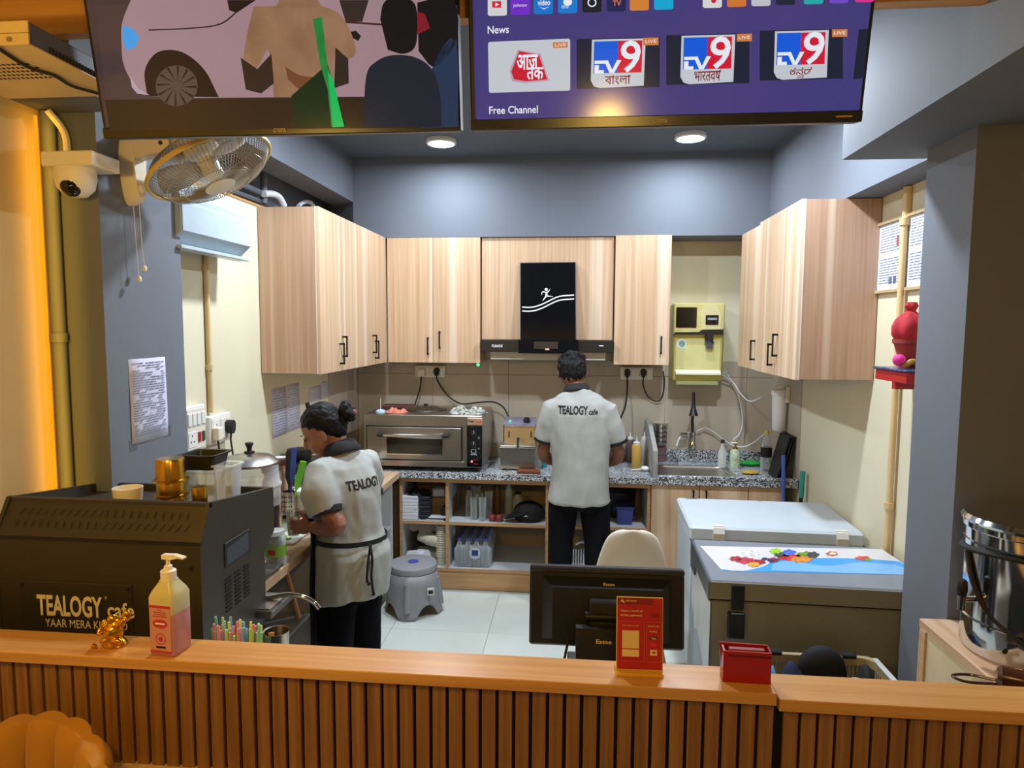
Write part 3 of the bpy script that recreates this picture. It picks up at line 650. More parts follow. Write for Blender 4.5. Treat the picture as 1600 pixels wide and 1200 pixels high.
sheet('notice_sheet', 'right of the two printed sheets side by side behind the woman', (-1.71, 3.895, 1.355), (0, 1, 0), (0, 0, 1), .185, .285, 16, seed=5)
sheet('notice_sheet', 'small printed notice on the cream wall above the woman', (-1.71, 4.24, 1.40), (0, 1, 0), (0, 0, 1), .2, .10, 6, seed=6)
sheet('notice_sheet', 'small printed notice close to the tiled corner', (-1.71, 4.42, 1.41), (0, 1, 0), (0, 0, 1), .14, .12, 6, seed=7)
t = thing('air_conditioner', 'pale blue white air conditioner on the left wall behind the column', 'air conditioner', (-1.71, 2.80, 2.16))
mat('ac_white', 'a3b3bf', .45)
MB().prism([(0, -.28, .02), (.10, -.28, 0), (.165, -.28, .06), (.165, -.28, .20), (.14, -.28, .25), (0, -.28, .26)], (0, .56, 0)).build('case', 'ac_white', t)
MB().prism([(.152, -.275, .055), (.17, -.275, .062), (.17, -.275, .17), (.165, -.275, .18)], (0, .55, 0)).build('front_panel', mat('ac_panel', 'aebdc8', .3), t)
MB().box((.095, -.275, -.008), (.16, .275, .008), .003).build('louvre', 'ac_panel', t)
t = thing('wall_conduit', 'cream conduit running down the left wall to the socket board', 'conduit', (-1.698, 2.955, 0))
MB().tube([(0, 0, 1.44), (0, 0, 2.18)], .0125, 10).build('pipe', 'pipe_cream', t, True)
for z in (1.64, 2.1): MB().lathe([(.017, 0), (.017, .025)], (0, 0, z), 10).build('saddle', 'pipe_cream', t)
def board(label, o, n, w, h, mods, cat='socket'):
    # wall plate; n = outward normal along x or y
    t = thing('switch_board', label, cat, o); nn = Vector(n); r = Vector((0, 0, 1)).cross(nn)*1; u = Vector((0, 0, 1))
    def bx(a, b, c, d, e, f, ch=.002):
        p = [r*a+u*c+nn*e, r*b+u*d+nn*f]; return MB().box(p[0], p[1], ch)
    bx(-w/2, w/2, -h/2, h/2, 0, .035, .006).build('box', 'white_plastic', t)
    bx(-w/2+.01, w/2-.01, -h/2+.012, h/2-.012, .034, .038).build('plate', 'cream_plastic', t)
    for kind, a, b, c, d in mods:
        x0, x1, z0, z1 = a*w-w/2, b*w-w/2, c*h-h/2, d*h-h/2
        if kind == 's': bx(x0, x1, z0, z1, .037, .043, .002).build('switch', 'white_plastic', t)
        if kind == 'r': bx(x0, x1, z0, z1, .037, .043, .002).build('switch', 'red', t)
        if kind == 'g': bx(x0, x1, z0, z1, .037, .043, .002).build('switch', mat('dkgreen', '2c4a3a', .5), t)
        if kind == 'k':
            s_ = bx(x0, x1, z0, z1, .037, .040, .001).build('socket', 'white_plastic', t)
            for fx, fz in ((.5, .75), (.3, .35), (.7, .35)):
                p = r*(x0+(x1-x0)*fx)+u*(z0+(z1-z0)*fz)+nn*.0398; MB().lathe([(.004, 0), (.004, .001)], p, 8, axis=nn).build('socket_hole', 'black_felt', s_)
    return t, r, u, nn
def plug(label, o, n, m='rubber', down=.05):
    t = thing('power_plug', label, 'plug', o); nn = Vector(n); r = Vector((0, 0, 1)).cross(nn)
    prof = [(-.022, .012), (-.016, .026), (-.006, .034), (.006, .034), (.016, .026), (.022, .012), (.018, -.014), (.007, -.03), (-.007, -.03), (-.018, -.014)]
    MB().prism([r*a+Vector((0, 0, b)) for a, b in prof], nn*.036).build('body', m, t)
    MB().tube([nn*.02+Vector((0, 0, -.028)), nn*.02+Vector((0, 0, -.055))], [.006, .004], 8).build('strain_relief', m, t)
    return t
board('tall white switch board half hidden behind the left column', (-1.71, 2.79, 1.39), (1, 0, 0), .16, .205, [('s', .08, .26, .58, .85), ('s', .3, .48, .58, .85), ('s', .52, .7, .58, .85), ('s', .74, .92, .58, .85), ('k', .08, .45, .12, .45), ('r', .55, .68, .2, .42), ('g', .75, .88, .2, .42)])
board('white socket board with a black plug on the left wall', (-1.71, 3.0, 1.36), (1, 0, 0), .19, .135, [('k', .1, .4, .15, .85), ('s', .45, .6, .15, .85), ('k', .65, .93, .15, .85)])
plug('black plug in the left wall socket board', (-1.672, 3.045, 1.36), (1, 0, 0))
one('plug_adapter', MB().box((-1.672, 2.915, 1.315), (-1.64, 2.955, 1.375), .004), 'cream_plastic', 'square white adapter in the left wall socket board', 'adapter')
for y0, z0, y1, lb in ((3.045, 1.31, 3.03, 'black cord hanging from the left wall plug'), (2.93, 1.315, 2.88, 'black cord hanging from the white adapter')):
    one('trailing_cord', MB().tube(smoothpath([(-1.655, y0, z0), (-1.64, y0-.004, z0-.12), (-1.63, y1, 1.02), (-1.6, y1-.02, .86)]), .0045, 7), 'rubber', lb, 'cord', smooth=True)
# pipes over the left cabinets
t = thing('drain_pipe', 'grey and white pipes running above the left wall cabinets', 'pipe', (-1.86, 3.6, UP))
def Q(px, py, X): return at(px, py, X=X)-Vector((-1.86, 3.6, UP))
MB().tube([Q(412, 262, -1.85), Q(412, 318, -1.85)], .022, 10).build('riser', 'pipe_grey', t, True)
MB().tube([Q(350, 276, -1.86), Q(416, 306, -1.86)], .021, 10).build('dark_pipe', 'pipe_grey', t, True)
MB().tube(smoothpath([Q(412, 303, -1.83), Q(425, 303, -1.82), Q(436, 308, -1.80), Q(444, 322, -1.79)]), .02, 10).build('white_elbow', 'pipe_white', t, True)
MB().tube(smoothpath([Q(466, 322, -1.82), Q(474, 316, -1.82), Q(484, 316, -1.82), Q(490, 322, -1.82)]), .014, 10).build('white_bend', 'pipe_white', t, True)
MB().tube([Q(340, 290, -1.87), Q(425, 322, -1.87)], .016, 8).build('lower_pipe', 'pipe_grey', t, True)
# ------------------------------------------------------------------ right wall: certificates, pipe, prayer shelf
def certificate(label, y0, y1, seed, z0=2.02, z1=2.36):
    t = thing('framed_certificate', label, 'picture frame', (1.48, (y0+y1)/2, z0), group='framed certificates on the right wall'); w = y1-y0; h = z1-z0
    f = MB()
    for a, b in (((-w/2, 0), (w/2, .014)), ((-w/2, h-.014), (w/2, h)), ((-w/2, .014), (-w/2+.014, h-.014)), ((w/2-.014, .014), (w/2, h-.014))): f.box((-.02, a[0], a[1]), (0, b[0], b[1]), .001)
    f.build('frame', mat('frame_oak', 'b8a078', .5), t)
    MB().box((-.008, -w/2+.012, .012), (-.004, w/2-.012, h-.012)).build('document', mat('cert_paper', 'cfd6e6', .7), t)
    rnd = random.Random(seed); ink = MB()
    for k in range(22):
        z = h*(.9-.8*k/22); y = w*.34
        if 9 < k < 12 : continue
        while y > -w*.34:
            l = w*rnd.uniform(.06, .2); ink.box((-.0092, y, z), (-.0082, max(y-l, -w*.38), z+.0035)); y -= l+w*.03
    ink.build('print', 'ink', t, kind='stuff')
    for a, b in ((-.3*w, .12*h), (-.14*w, .12*h)): MB().box((-.0095, a, b), (-.0083, a+.1*w, b+.1*h)).build('stamp', mat('stamp', '59607a', .8), t)
    MB().box((-.0095, -.33*w, .62*h), (-.0083, -.26*w, .75*h)).build('seal', mat('seal_red', 'b03a44', .8), t)
    return t
certificate('framed certificate nearest the right wall cabinet', 3.205, 3.475, 1)
certificate('framed certificate partly hidden by the right grey column', 2.91, 3.185, 2)
t = thing('wall_conduit', 'cream conduit running down the right wall past the certificates', 'conduit', (1.455, 3.17, 0))
MB().tube([(0, 0, .1), (0, 0, 2.33)], .0145, 10).build('pipe', 'pipe_cream', t, True)
for z in (2.31, 1.02): MB().lathe([(.021, 0), (.021, .03)], (0, 0, z), 12).build('coupling', 'pipe_cream', t, True)
MB().tube([(.012, .01, 2.34), (.012, .01, 2.48)], .019, 10).build('upper_sleeve', 'pipe_cream', t, True)
t = thing('prayer_shelf', 'small red wall shelf with a draped blue cloth on the right wall', 'shelf', (1.48, 2.95, 1.63))
MB().box((-.16, -.16, 0), (0, .12, .045), .003).build('board', 'red', t)
MB().box((-.17, -.165, .045), (0, .125, .056), .004).build('cloth', mat('blue_foil', '3c4a78', .25, var=.5, nscale=30), t)
MB().box((-.155, -.06, -.03), (0, -.03, 0)).build('bracket', 'red', t)
PS = Vector((1.39, 2.93, 1.687))
SCL = .86
t = thing('offering_pot', 'terracotta pot wrapped in red cloth on the red prayer shelf', 'pot', PS)
MB().lathe([(.04, 0), (.05, .06), (.066, .115), (.074, .12), (.074, .14), (.06, .14)], n=20).build('pot', mat('terracotta', '8e2f2a', .6), t, True)
def wrinkled(prof, n, amp, freq, seed, c=(0, 0, 0)):
    rnd = random.Random(seed); ph = [rnd.uniform(0, 6) for _ in prof]; mb = MB(); rs = []
    for i, (r, h) in enumerate(prof):
        rs.append([Vector((c[0]+r*(1+amp*math.sin(freq*a+ph[i]*.6)+amp*.6*math.sin((freq+3)*a+ph[i]))*math.cos(a), c[1]+r*(1+amp*math.sin(freq*a+ph[i]*.6))*math.sin(a), c[2]+h)) for a in [2*PI*k/n for k in range(n)]])
    return mb.rings(rs)
wrinkled([(.066, .135), (.08, .16), (.082, .20), (.066, .235), (.038, .262), (.02, .275), (.03, .30), (.022, .318)], 40, .06, 6, 3).build('cloth_wrap', mat('red_cloth', 'b0202e', .8, var=.2, nscale=40), t, True)
t.scale = (.86,)*3
t = thing('flower_garland', 'pink flower and gold garland at the foot of the red pot', 'garland', PS+Vector((-.05, -.055, 0)))
MB().ell((-.012, 0, .035), (.025, .025, .025), 14, 9).build('pink_flower', mat('pink', 'e8359a', .7, var=.2, nscale=60), t, True)
MB().tube(smoothpath([(0, -.01, .01), (.03, -.02, .03), (.06, -.01, .02), (.09, .0, .035)]), .012, 8).build('gold_strand', mat('straw', 'b08a3a', .6, var=.3, nscale=50), t, True)
# ------------------------------------------------------------------ deck oven
OX0, OX1, OY0, OY1, OZ0, OZ1 = -1.47, -.63, 4.50, 5.06, .875, 1.235
t = thing('deck_oven', 'wide stainless steel deck oven with a window door on the granite worktop', 'oven', (OX0, OY0, .84))
W_, D_, H_ = OX1-OX0, OY1-OY0, OZ1-.84; zb = .035
MB().box((0, .004, zb), (W_, D_, H_), .004).build('body', 'steel_h', t)
MB().box((W_-.004, .004, zb), (W_+.001, D_, H_-.005)).build('side_panel', 'steel', t)
dw = .695
d = MB().box((.03, -.012, .085), (dw, .006, H_-.085), .003).build('door', 'steel_h', t)
g = [(dw*.26, .165), (dw*.80, .165), (dw*.80, .255), (dw*.26, .255)]
f = MB()
x0, x1, z0, z1 = .175, .565, .125, .235
for a, b in (((x0-.008, z0-.008), (x1+.008, z0)), ((x0-.008, z1), (x1+.008, z1+.008)), ((x0-.008, z0), (x0, z1)), ((x1, z0), (x1+.008, z1))): f.box((a[0], -.018, a[1]), (b[0], -.01, b[1]))
f.build('window_frame', 'chrome', d)
MB().box((x0, -.0145, z0), (x1, -.012, z1)).build('window_pane', mat('oven_glass', '2b2a20', .12, var=.25, nscale=6), d)
h = MB().tube([(.16, -.05, .26), (.57, -.05, .26)], .012, 12).build('handle', 'chrome', d, True)
for x in (.135, .595): MB().tube([(x-.02, -.05, .26), (x+.02, -.05, .26)], .0145, 12).build('handle_end', 'rubber', d, True)
for x in (.15, .58): MB().tube([(x, -.05, .26), (x, -.01, .26)], .008, 8).build('handle_post', 'rubber', d)
sm = MB()
for a, b in (((.022, .08), (.03, H_-.078)), ((dw, .08), (dw+.008, H_-.078)), ((.022, H_-.085), (dw+.008, H_-.078)), ((.13, .077), (dw, .085))): sm.box((a[0], -.002, a[1]), (b[0], .006, b[1]))
sm.build('door_gasket', 'black_felt', t)
MB().box((.0, -.006, zb), (dw+.02, .006, .075), .002).build('lower_trim', 'steel_h', t)
p = MB().box((dw+.04, -.008, .04), (dw+.145, .006, H_-.065), .003).build('control_panel', 'black_gloss', t)
for z in (.275, .20):
    k = MB().lathe([(.026, 0), (.024, .018), (.018, .02)], (dw+.09, -.008, z), 18, axis=(0, -1, 0)).build('knob', 'black_plastic', p, True)
    MB().box((dw+.089, -.031, z), (dw+.091, -.027, z+.022)).build('pointer', 'print_white', p)
    MB().lathe([(.007, 0), (.007, .003)], (dw+.124, -.008, z-.028), 12, axis=(0, -1, 0)).build('pilot_ring', 'chrome', p)
sq = MB()
for a, b in (((.07, .138), (.105, .141)), ((.07, .163), (.105, .166)), ((.07, .138), (.073, .166)), ((.102, .138), (.105, .166)), ((.066, .126), (.074, .131)), ((.078, .126), (.086, .131)), ((.090, .126), (.098, .131)), ((.101, .126), (.109, .131))): sq.box((dw+a[0], -.0092, a[1]), (dw+b[0], -.008, b[1]))
sq.build('timer_print', 'print_white', p)
MB().lathe([(.008, 0), (.008, .004)], (dw+.075, -.008, .08), 12, axis=(0, -1, 0)).build('power_lamp', mat('pink_led', 'ff5a7a', .4, emit=2.5), p)
rd = MB()
for a, b in ((.09, .095), (.06, .067)): rd.box((dw+.09, -.0092, a), (dw+.12, -.008, b))
rd.build('warning_print', mat('dred', '8a1a24', .6), p)
MB().box((dw+.045, -.008, H_-.06), (dw+.148, -.002, H_-.012), .002).build('maker_plate', mat('mplate', 'c9a48c', .35, metal=.3), t)
text('Day', Vector((dw+.07, -.0085, H_-.036)), (1, 0, 0), (0, 0, 1), 'print_black', t, w=.04, h=.024, bold=.03)
text('Cook', Vector((dw+.12, -.0085, H_-.036)), (1, 0, 0), (0, 0, 1), mat('orange_print', 'c8502c', .6), t, w=.052, h=.022, bold=.03)
for x in (.06, W_-.06):
    for y in (.06, D_-.06): MB().lathe([(.022, 0), (.022, .03), (.018, zb)], (x, y, 0), 12).build('foot', 'rubber', t)
OT = OZ1+.0005
# things on the oven
def rag(name, label, cat, c, rx, ry, h, m, seed, n=22, fr=1.0):
    rnd = random.Random(seed); g = []; 
    ph = [rnd.uniform(0, 6.28) for _ in range(6)]
    for j in range(n+1):
        for i in range(n+1):
            u, v = i/n*2-1, j/n*2-1; r2 = min(1, (abs(u)**2.5+abs(v)**2.5)); e = (1-r2)
            z = h*(e**.5)*(.45+.3*math.sin(5*u*fr+ph[0]+2*v)+.25*math.sin(7*v*fr+ph[1]-3*u)+.2*math.sin(11*u*fr+ph[2])) if e > 0 else 0
            k = 1+.12*math.sin(3*math.atan2(v, u)+ph[3])
            g.append((rx*u*k*(1-.16*abs(v)**3), ry*v*k*(1-.16*abs(u)**3), max(.002, .003+z)))
    N = len(g); g += [(x, y, 0) for x, y, z in g]
    fs = []
    for j in range(n):
        for i in range(n):
            a = j*(n+1)+i; fs.append((a, a+1, a+n+2, a+n+1)); fs.append((N+a, N+a+n+1, N+a+n+2, N+a+1))
    edge = [i for i in range(n+1)]+[(j+1)*(n+1)-1 for j in range(1, n+1)]+[(n+1)*n+i for i in range(n-1, -1, -1)]+[j*(n+1) for j in range(n-1, 0, -1)]
    for a, b in zip(edge, edge[1:]+edge[:1]): fs.append((a, N+a, N+b, b))
    o = MB().add(g, fs).build(name, m, None, 60); o.location = c; return tag(o, label, cat)
rag('patterned_cloth', 'crumpled black and white patterned cloth on top of the oven', 'cloth', (-.75, 4.64, OT), .125, .09, .06, mat('patterned', '35352f', .9, col2='d9d8cf', nscale=55, var=.1), 5)
rag('orange_cloth', 'folded orange cloth on top of the oven', 'cloth', (-1.27, 4.63, OT), .075, .06, .032, mat('orange_cloth', 'd8836c', .9, var=.12, nscale=40), 9)
t = thing('pan_lid', 'round steel lid lying on the oven under the plug', 'lid', (-1.10, 4.84, OT)); MB().lathe([(.155, 0), (.16, .006), (.14, .012), (.10, .014), (.09, .022), (.02, .024)], n=32).build('disc', 'steel', t, True); MB().lathe([(.012, .024), (.018, .036), (.01, .04)], n=12).build('knob', 'black_plastic', t, True)
one('maroon_tray', MB().box((-.11, -.05, 0), (.13, .05, .022), .006), mat('maroon', '5a2f2c', .6), 'dark maroon tray at the back left of the oven top', 'tray', (-1.33, 4.90, OT))
t = thing('rod_stand', 'pale blue plastic cap with a thin rod on the oven', 'cap', (-1.38, 4.62, OT)); MB().lathe([(.035, 0), (.034, .012), (.012, .022)], n=18).build('cap', mat('pale_blue', 'b8d4e4', .4), t, True); MB().tube([(0, 0, .02), (.001, 0, .10)], .0022, 6).build('rod', 'white_plastic', t)
# ------------------------------------------------------------------ deep fryer
t = thing('deep_fryer', 'small stainless deep fryer with a raised control box beside the oven', 'fryer', (-.515, 4.60, .84))
fw = .245
MB().rings([[Vector(p) for p in ((0, 0, .012), (fw, 0, .012), (fw, .27, .012), (0, .27, .012))], [Vector(p) for p in ((0, 0, .155), (fw, 0, .155), (fw, .27, .155), (0, .27, .155))]]).build('tank', 'steel', t)
MB().box((-.006, -.006, .155), (fw+.006, .276, .165), .003).build('rim', 'dark_steel', t)
MB().box((-.003, .02, .165), (fw+.003, .20, .172), .002).build('lid', 'steel_h', t)
b = MB().prism([(.01, .17, .165), (.01, .27, .165), (.01, .27, .31), (.01, .19, .31)], (fw-.02, 0, 0)).build('control_box', mat('fry_box', 'a89a7c', .35, metal=.7), t)
MB().prism([(.006, .18, .285), (.006, .27, .33), (.006, .27, .345), (.006, .175, .305)], (fw-.012, 0, 0)).build('control_face', mat('fry_face', 'a9a4c0', .35, metal=.5), t)
MB().lathe([(.024, 0), (.022, .02), (.012, .022)], (fw*.70, .205, .325), 16, axis=(0, -.4, .9)).build('dial', 'black_plastic', t, True)
MB().lathe([(.008, 0), (.008, .005)], (fw*.2, .205, .322), 10, axis=(0, -.4, .9)).build('pilot_lamp', 'green_led', t)
MB().tube([(fw*.5, -.004, .165), (fw*.5, .03, .20), (fw*.5, .045, .225)], [.006, .009, .011], 10).build('basket_handle', 'rubber', t, True)
for x in (.006, fw-.006): MB().tube([(x, .18, .166), (x, .18, .30)], .004, 6).build('bracket_rod', 'brass', t)
for x in (.045, fw-.04): MB().tube([(x, .168, .21), (x, .166, .25), (x, .17, .255)], .004, 6).build('clip', 'rubber', t)
for x in (.03, fw-.03): MB().lathe([(.012, 0), (.012, .012)], (x, .03, 0), 8).build('foot', 'rubber', t)
one('wooden_block', MB().box((0, -.03, 0), (.155, .03, .022), .003), mat('redwood', '7a3a20', .6), 'reddish wooden block in front of the fryer', 'block', (-.385, 4.53, .84))
# ------------------------------------------------------------------ sockets, plugs and cords on the back wall
Yb = 5.088
board('white socket board with two plugs above the oven', tuple(at(673, 580, Y=Yb)), (0, -1, 0), .235, .09, [('k', .05, .32, .12, .88), ('s', .38, .5, .15, .85), ('k', .55, .78, .12, .88), ('s', .82, .94, .15, .85)])
board('white socket board with two black plugs beside the purifier', tuple(at(994, 583, Y=Yb)), (0, -1, 0), .24, .095, [('k', .05, .3, .12, .88), ('s', .34, .46, .15, .85), ('k', .52, .76, .12, .88), ('s', .82, .94, .15, .85)])
P1, P2, P3, P4 = at(659, 582, Y=Yb-.04), at(683, 581, Y=Yb-.04), at(980, 583, Y=Yb-.04), at(1005, 583, Y=Yb-.04)
one('square_plug', MB().box((-.03, -.035, -.03), (.03, 0, .03), .008), 'cream_plastic', 'square white plug in the socket above the oven', 'plug', P1)
plug('black plug in the socket above the oven', P2, (0, -1, 0)); plug('black plug with a cord running behind the man', P3, (0, -1, 0)); plug('black plug with a looping cord beside the purifier', P4, (0, -1, 0))
def cord(label, pts, r=.0045, m='rubber', name='cord'):
    return one(name, MB().tube(smoothpath(pts, 7), r, 7), m, label, 'cord', smooth=True)
cord('black cord from the white plug down behind the oven', [P1+Vector((0, -.02, -.03)), P1+Vector((-.01, -.02, -.12)), P1+Vector((-.04, -.03, -.22)), P1+Vector((-.05, -.05, -.27))], .006)
cord('black cord sweeping from the plug across to the fryer', [P2+Vector((0, -.02, -.05)), at(690, 606, Y=5.05), at(704, 622, Y=5.05), at(722, 631, Y=5.0), at(745, 629, Y=4.99), at(770, 628, Y=4.99), at(786, 636, Y=4.95), at(795, 652, Y=4.88)], .006)
cord('thick black cord hanging from the plug behind the man', [P3+Vector((0, -.02, -.05)), at(980, 610, Y=5.04), at(977, 635, Y=5.0), at(971, 650, Y=4.95), at(960, 680, Y=4.9), at(950, 730, Y=4.85)], .007)
cord('thin black cord looping up behind the purifier', [P4+Vector((0, -.02, -.05)), at(1005, 602, Y=5.06), at(1013, 620, Y=5.06), at(1028, 627, Y=5.06), at(1036, 615, Y=5.06), at(1038, 595, Y=5.06), at(1036, 580, Y=5.06)], .005)
# ------------------------------------------------------------------ water purifier
Pp = at(1089, 597, Y=4.90); t = thing('water_purifier', 'gold coloured wall water purifier with a smoked window and tap', 'water purifier', (Pp.x, 4.90, 1.465))
mat('champagne', 'c9c06a', .32, metal=.25, var=.04, nscale=2); pw = .178; ph_ = .56
MB().box((-pw, 0, 0), (pw, .185, ph_), .012).build('case', 'champagne', t, 40)
MB().box((-pw, -.02, .335), (pw, .01, ph_), .008).build('upper_front', mat('champ2', 'd3cc8a', .3, metal=.2), t)
MB().box((-pw+.014, -.026, .385), (-.018, -.018, .53), .006).build('smoked_window', mat('smoked', '241d12', .1, var=.3), t)
MB().prism([(.012, -.03, .335), (.15, -.03, .335), (.15, -.03, .48), (.12, -.03, .54), (.04, -.03, .54), (.012, -.03, .48)], (0, .015, 0)).build('raised_panel', mat('champ3', 'dcd8a8', .28, metal=.2), t)
MB().box((.042, -.036, .405), (.132, -.028, .475), .004).build('display', 'black_gloss', t)
MB().box((.055, -.0375, .44), (.12, -.0355, .455), .001).build('display_text', mat('dimtext', '8b93a8', .5), t)
MB().prism([(-pw+.006, -.034, .335), (pw-.01, -.034, .335), (pw-.01, -.034, .375), (.02, -.034, .372), (.0, -.034, .355), (-pw+.006, -.034, .352)], (0, .02, 0)).build('dark_band', 'black_plastic', t)
MB().box((-pw+.02, -.004, .06), (pw-.02, .003, .30), .003).build('dispensing_bay', mat('bay', 'd6d394', .3, metal=.1), t)
MB().prism([(-pw+.02, .003, .055), (-pw+.02, -.045, .05), (-pw+.02, -.045, .062), (-pw+.02, .003, .085)], (2*pw-.04, 0, 0)).build('drip_tray', mat('tray_white', 'e9ebd6', .3), t)
tp = MB().box((.045, -.035, .26), (.10, .0, .34), .006).build('tap', 'black_plastic', t)
MB().prism([(.05, -.036, .235), (.095, -.036, .235), (.10, -.055, .275), (.045, -.055, .275)], (0, .03, .02)).build('tap_lever', 'chrome', tp)
st = MB().lathe([(.036, 0), (.036, .001)], (-pw+.06, -.0045, .27), 20, axis=(0, -1, 0)).build('round_sticker', mat('stk', 'dbe8ee', .6), t)
MB().lathe([(.024, .001), (.024, .0018)], (-pw+.064, -.0045, .268), 16, axis=(0, -1, 0)).build('sticker_print', mat('stk2', '8fb6c4', .6, col2='7aa05a', nscale=60), st)
MB().box((-pw+.03, -.01, -.028), (pw-.03, .15, 0), .004).build('base_tray', mat('champ4', 'a9aa7c', .4), t)
# sink faucet, tubes, filter
t = thing('faucet', 'black gooseneck kitchen faucet on a chrome base over the sink', 'faucet', tuple(at(1082, 722, Y=5.02)-Vector((0, 0, .0))))
fz = t.location.z
def fq(px, py, Y=5.02): return at(px, py, Y=Y)-t.location
MB().lathe([(.03, 0), (.03, .035), (.024, .05), (.024, .12)], fq(1082, 688), 14).shift((0, 0, -.06)).build('base', 'chrome', t, True)
MB().lathe([(.022, 0), (.022, .05)], fq(1073, 680), 12, axis=(-1, -.2, 0)).build('valve', 'chrome', t, True)
MB().tube(smoothpath([fq(1082, 676), fq(1082, 655), fq(1084, 640, 4.98), fq(1083, 640, 4.95)]), .010, 10).build('neck', 'black_plastic', t, True)
MB().lathe([(.034, 0), (.026, .03), (.016, .06), (.012, .10), (.010, .175)], fq(1083.5, 650, 4.95), 14, axis=(0, .12, 1)).build('spray_head', 'black_plastic', t, True)
one('water_tube', MB().tube(smoothpath([at(1057, 697, Y=4.95), at(1062, 684, Y=5.0), at(1072, 677, Y=5.03), at(1078, 676, Y=5.04)]), .0055, 7), 'pipe_white', 'short white tube drooping from the faucet valve', 'tube', smooth=True)
one('water_tube', MB().tube(smoothpath([at(1088, 674, Y=5.05), at(1100, 669, Y=5.05), at(1112, 673, Y=5.05), at(1128, 685, Y=5.05), at(1145, 696, Y=5.03), at(1163, 698, Y=5.0), at(1180, 690, Y=4.95), at(1197, 676, Y=4.82)]), .005, 7), 'pipe_white', 'white tube looping from the faucet to the water filter', 'tube', smooth=True)
one('water_tube', MB().tube(smoothpath([at(1128, 580, Y=5.0), at(1140, 590, Y=5.03), at(1152, 612, Y=5.04), at(1160, 650, Y=5.05), at(1157, 675, Y=5.05), at(1145, 688, Y=5.05)]), .005, 7), 'pipe_white', 'white tube arching down from the purifier', 'tube', smooth=True)
one('water_tube', MB().tube(smoothpath([at(1129, 586, Y=5.0), at(1145, 597, Y=5.02), at(1157, 615, Y=4.98), at(1172, 627, Y=4.9), at(1189, 621, Y=4.8)]), .005, 7), 'pipe_white', 'white tube from the purifier to the filter head', 'tube', smooth=True)
t = thing('water_filter', 'white cylindrical water filter on the right tiled wall', 'water filter', (1.415, 4.74, 1.14))
MB().lathe([(.035, 0), (.043, .01), (.047, .14), (.05, .25)], n=18).build('bowl', 'white_plastic', t, True)
MB().lathe([(.056, .25), (.056, .285), (.03, .295), (.03, .31)], n=18).build('head', 'white_plastic', t, True)
MB().box((.03, -.05, .2), (.054, .06, .31), .003).build('bracket', 'ivory', t)
# ------------------------------------------------------------------ small things on the granite
def bottle(name, label, loc, prof, m, cap, capprof, cat='bottle', extra=None, n=16, group=None, sx=1, sy=1):
    t = thing(name, label, cat, loc, group=group)
    MB().lathe(prof, n=n, sx=sx, sy=sy).build('body', m, t, True)
    if capprof: MB().lathe(capprof, n=n).build('cap', cap, t, True)
    return t
def sq_bottle(label, px, py, h, r, m, nozzle='white_plastic'):
    p = at(px, py, Z=.84); return bottle('sauce_bottle', label, p, [(r*.94, 0), (r, .006), (r, h*.78), (r*.7, h*.84)], m, nozzle, [(r*.75, h*.83), (r*.75, h*.89), (r*.2, h*.93), (r*.1, h*1.08)], group='squeeze bottles by the sink partition')
sq_bottle('yellow sauce squeeze bottle in front', 994, 731, .21, .034, mat('mustard', 'd0a64a', .5))
sq_bottle('white capped clear squeeze bottle behind the yellow one', 1006, 724, .22, .03, 'frosted')
sq_bottle('brown sauce squeeze bottle left of the yellow one', 984, 722, .21, .033, mat('brown_sauce', '5a4642', .4))
sq_bottle('short dark red sauce bottle next to the man', 969, 722, .13, .033, mat('maroon_sauce', '5d3a44', .4))
t = thing('sauce_spoon', 'white plastic scoop lying by the squeeze bottles', 'scoop', at(1006, 736, Z=.84)); MB().ell((.01, 0, .018), (.035, .028, .018), 14, 8).build('bowl', 'white_plastic', t, True); MB().tube([(-.02, 0, .012), (-.09, -.02, .008)], .006, 6).build('handle', 'white_plastic', t)
t = thing('bowl_stack', 'stack of steel bowls and pink tubs beside the granite partition', 'bowls', at(1033, 727, Z=.84)+Vector((.01, .16, 0)))
for k in range(2): MB().lathe([(.045, .055*k), (.05, .055*k+.05), (.052, .055*k+.052)], n=16).build('tub', mat('pink_tub', '8b6670', .5), t, True)
for k in range(5): MB().lathe([(.03, .115+.035*k), (.05, .115+.035*k+.03), (.053, .115+.035*k+.034)], n=16).build('bowl', 'steel', t, True)
bottle('oil_bottle', 'clear glass bottle of green oil at the back of the sink', at(1131, 728, Z=.862)+Vector((0, .06, -.022)), [(.03, 0), (.03, .11), (.012, .15), (.012, .18)], 'frosted', 'dark_steel', [(.014, .178), (.014, .20), (.006, .205)])
t = bottle('soap_dispenser', 'white pump soap bottle with a floral label behind the sink', at(1148, 731, Z=.84), [(.038, 0), (.038, .09), (.036, .12), (.018, .14)], mat('floral', 'd5dccf', .5, col2='8aa06a', nscale=70), 'brass', [(.02, .138), (.018, .15), (.008, .155), (.007, .18)])
MB().box((-.035, -.008, .178), (.012, .008, .188), .003).build('pump_head', 'cream_plastic', t)
one('scrubber_brush', MB().ell((0, 0, .02), (.10, .045, .02), 18, 8), mat('grass', '1f9a3c', .8, var=.3, nscale=80), 'bright green scrubbing brush by the sink', 'brush', at(1173, 729, Z=.84)+Vector((0, .03, 0)), smooth=True)
one('sponge', MB().ell((0, 0, .014), (.065, .035, .014), 16, 8), mat('sponge', 'b8963e', .9, var=.2, nscale=60), 'yellow brown sponge in front of the green brush', 'sponge', at(1172, 741, Z=.84), smooth=True)
t = bottle('cola_bottle', 'clear drinks bottle with a black label and yellow cap by the sink', at(1200, 738, Z=.84)+Vector((0, .06, 0)), [(.036, 0), (.038, .02), (.036, .16), (.03, .2), (.013, .25), (.012, .27)], 'clear_plastic', mat('yellowcap', 'd8b830', .4), [(.016, .265), (.016, .285)])
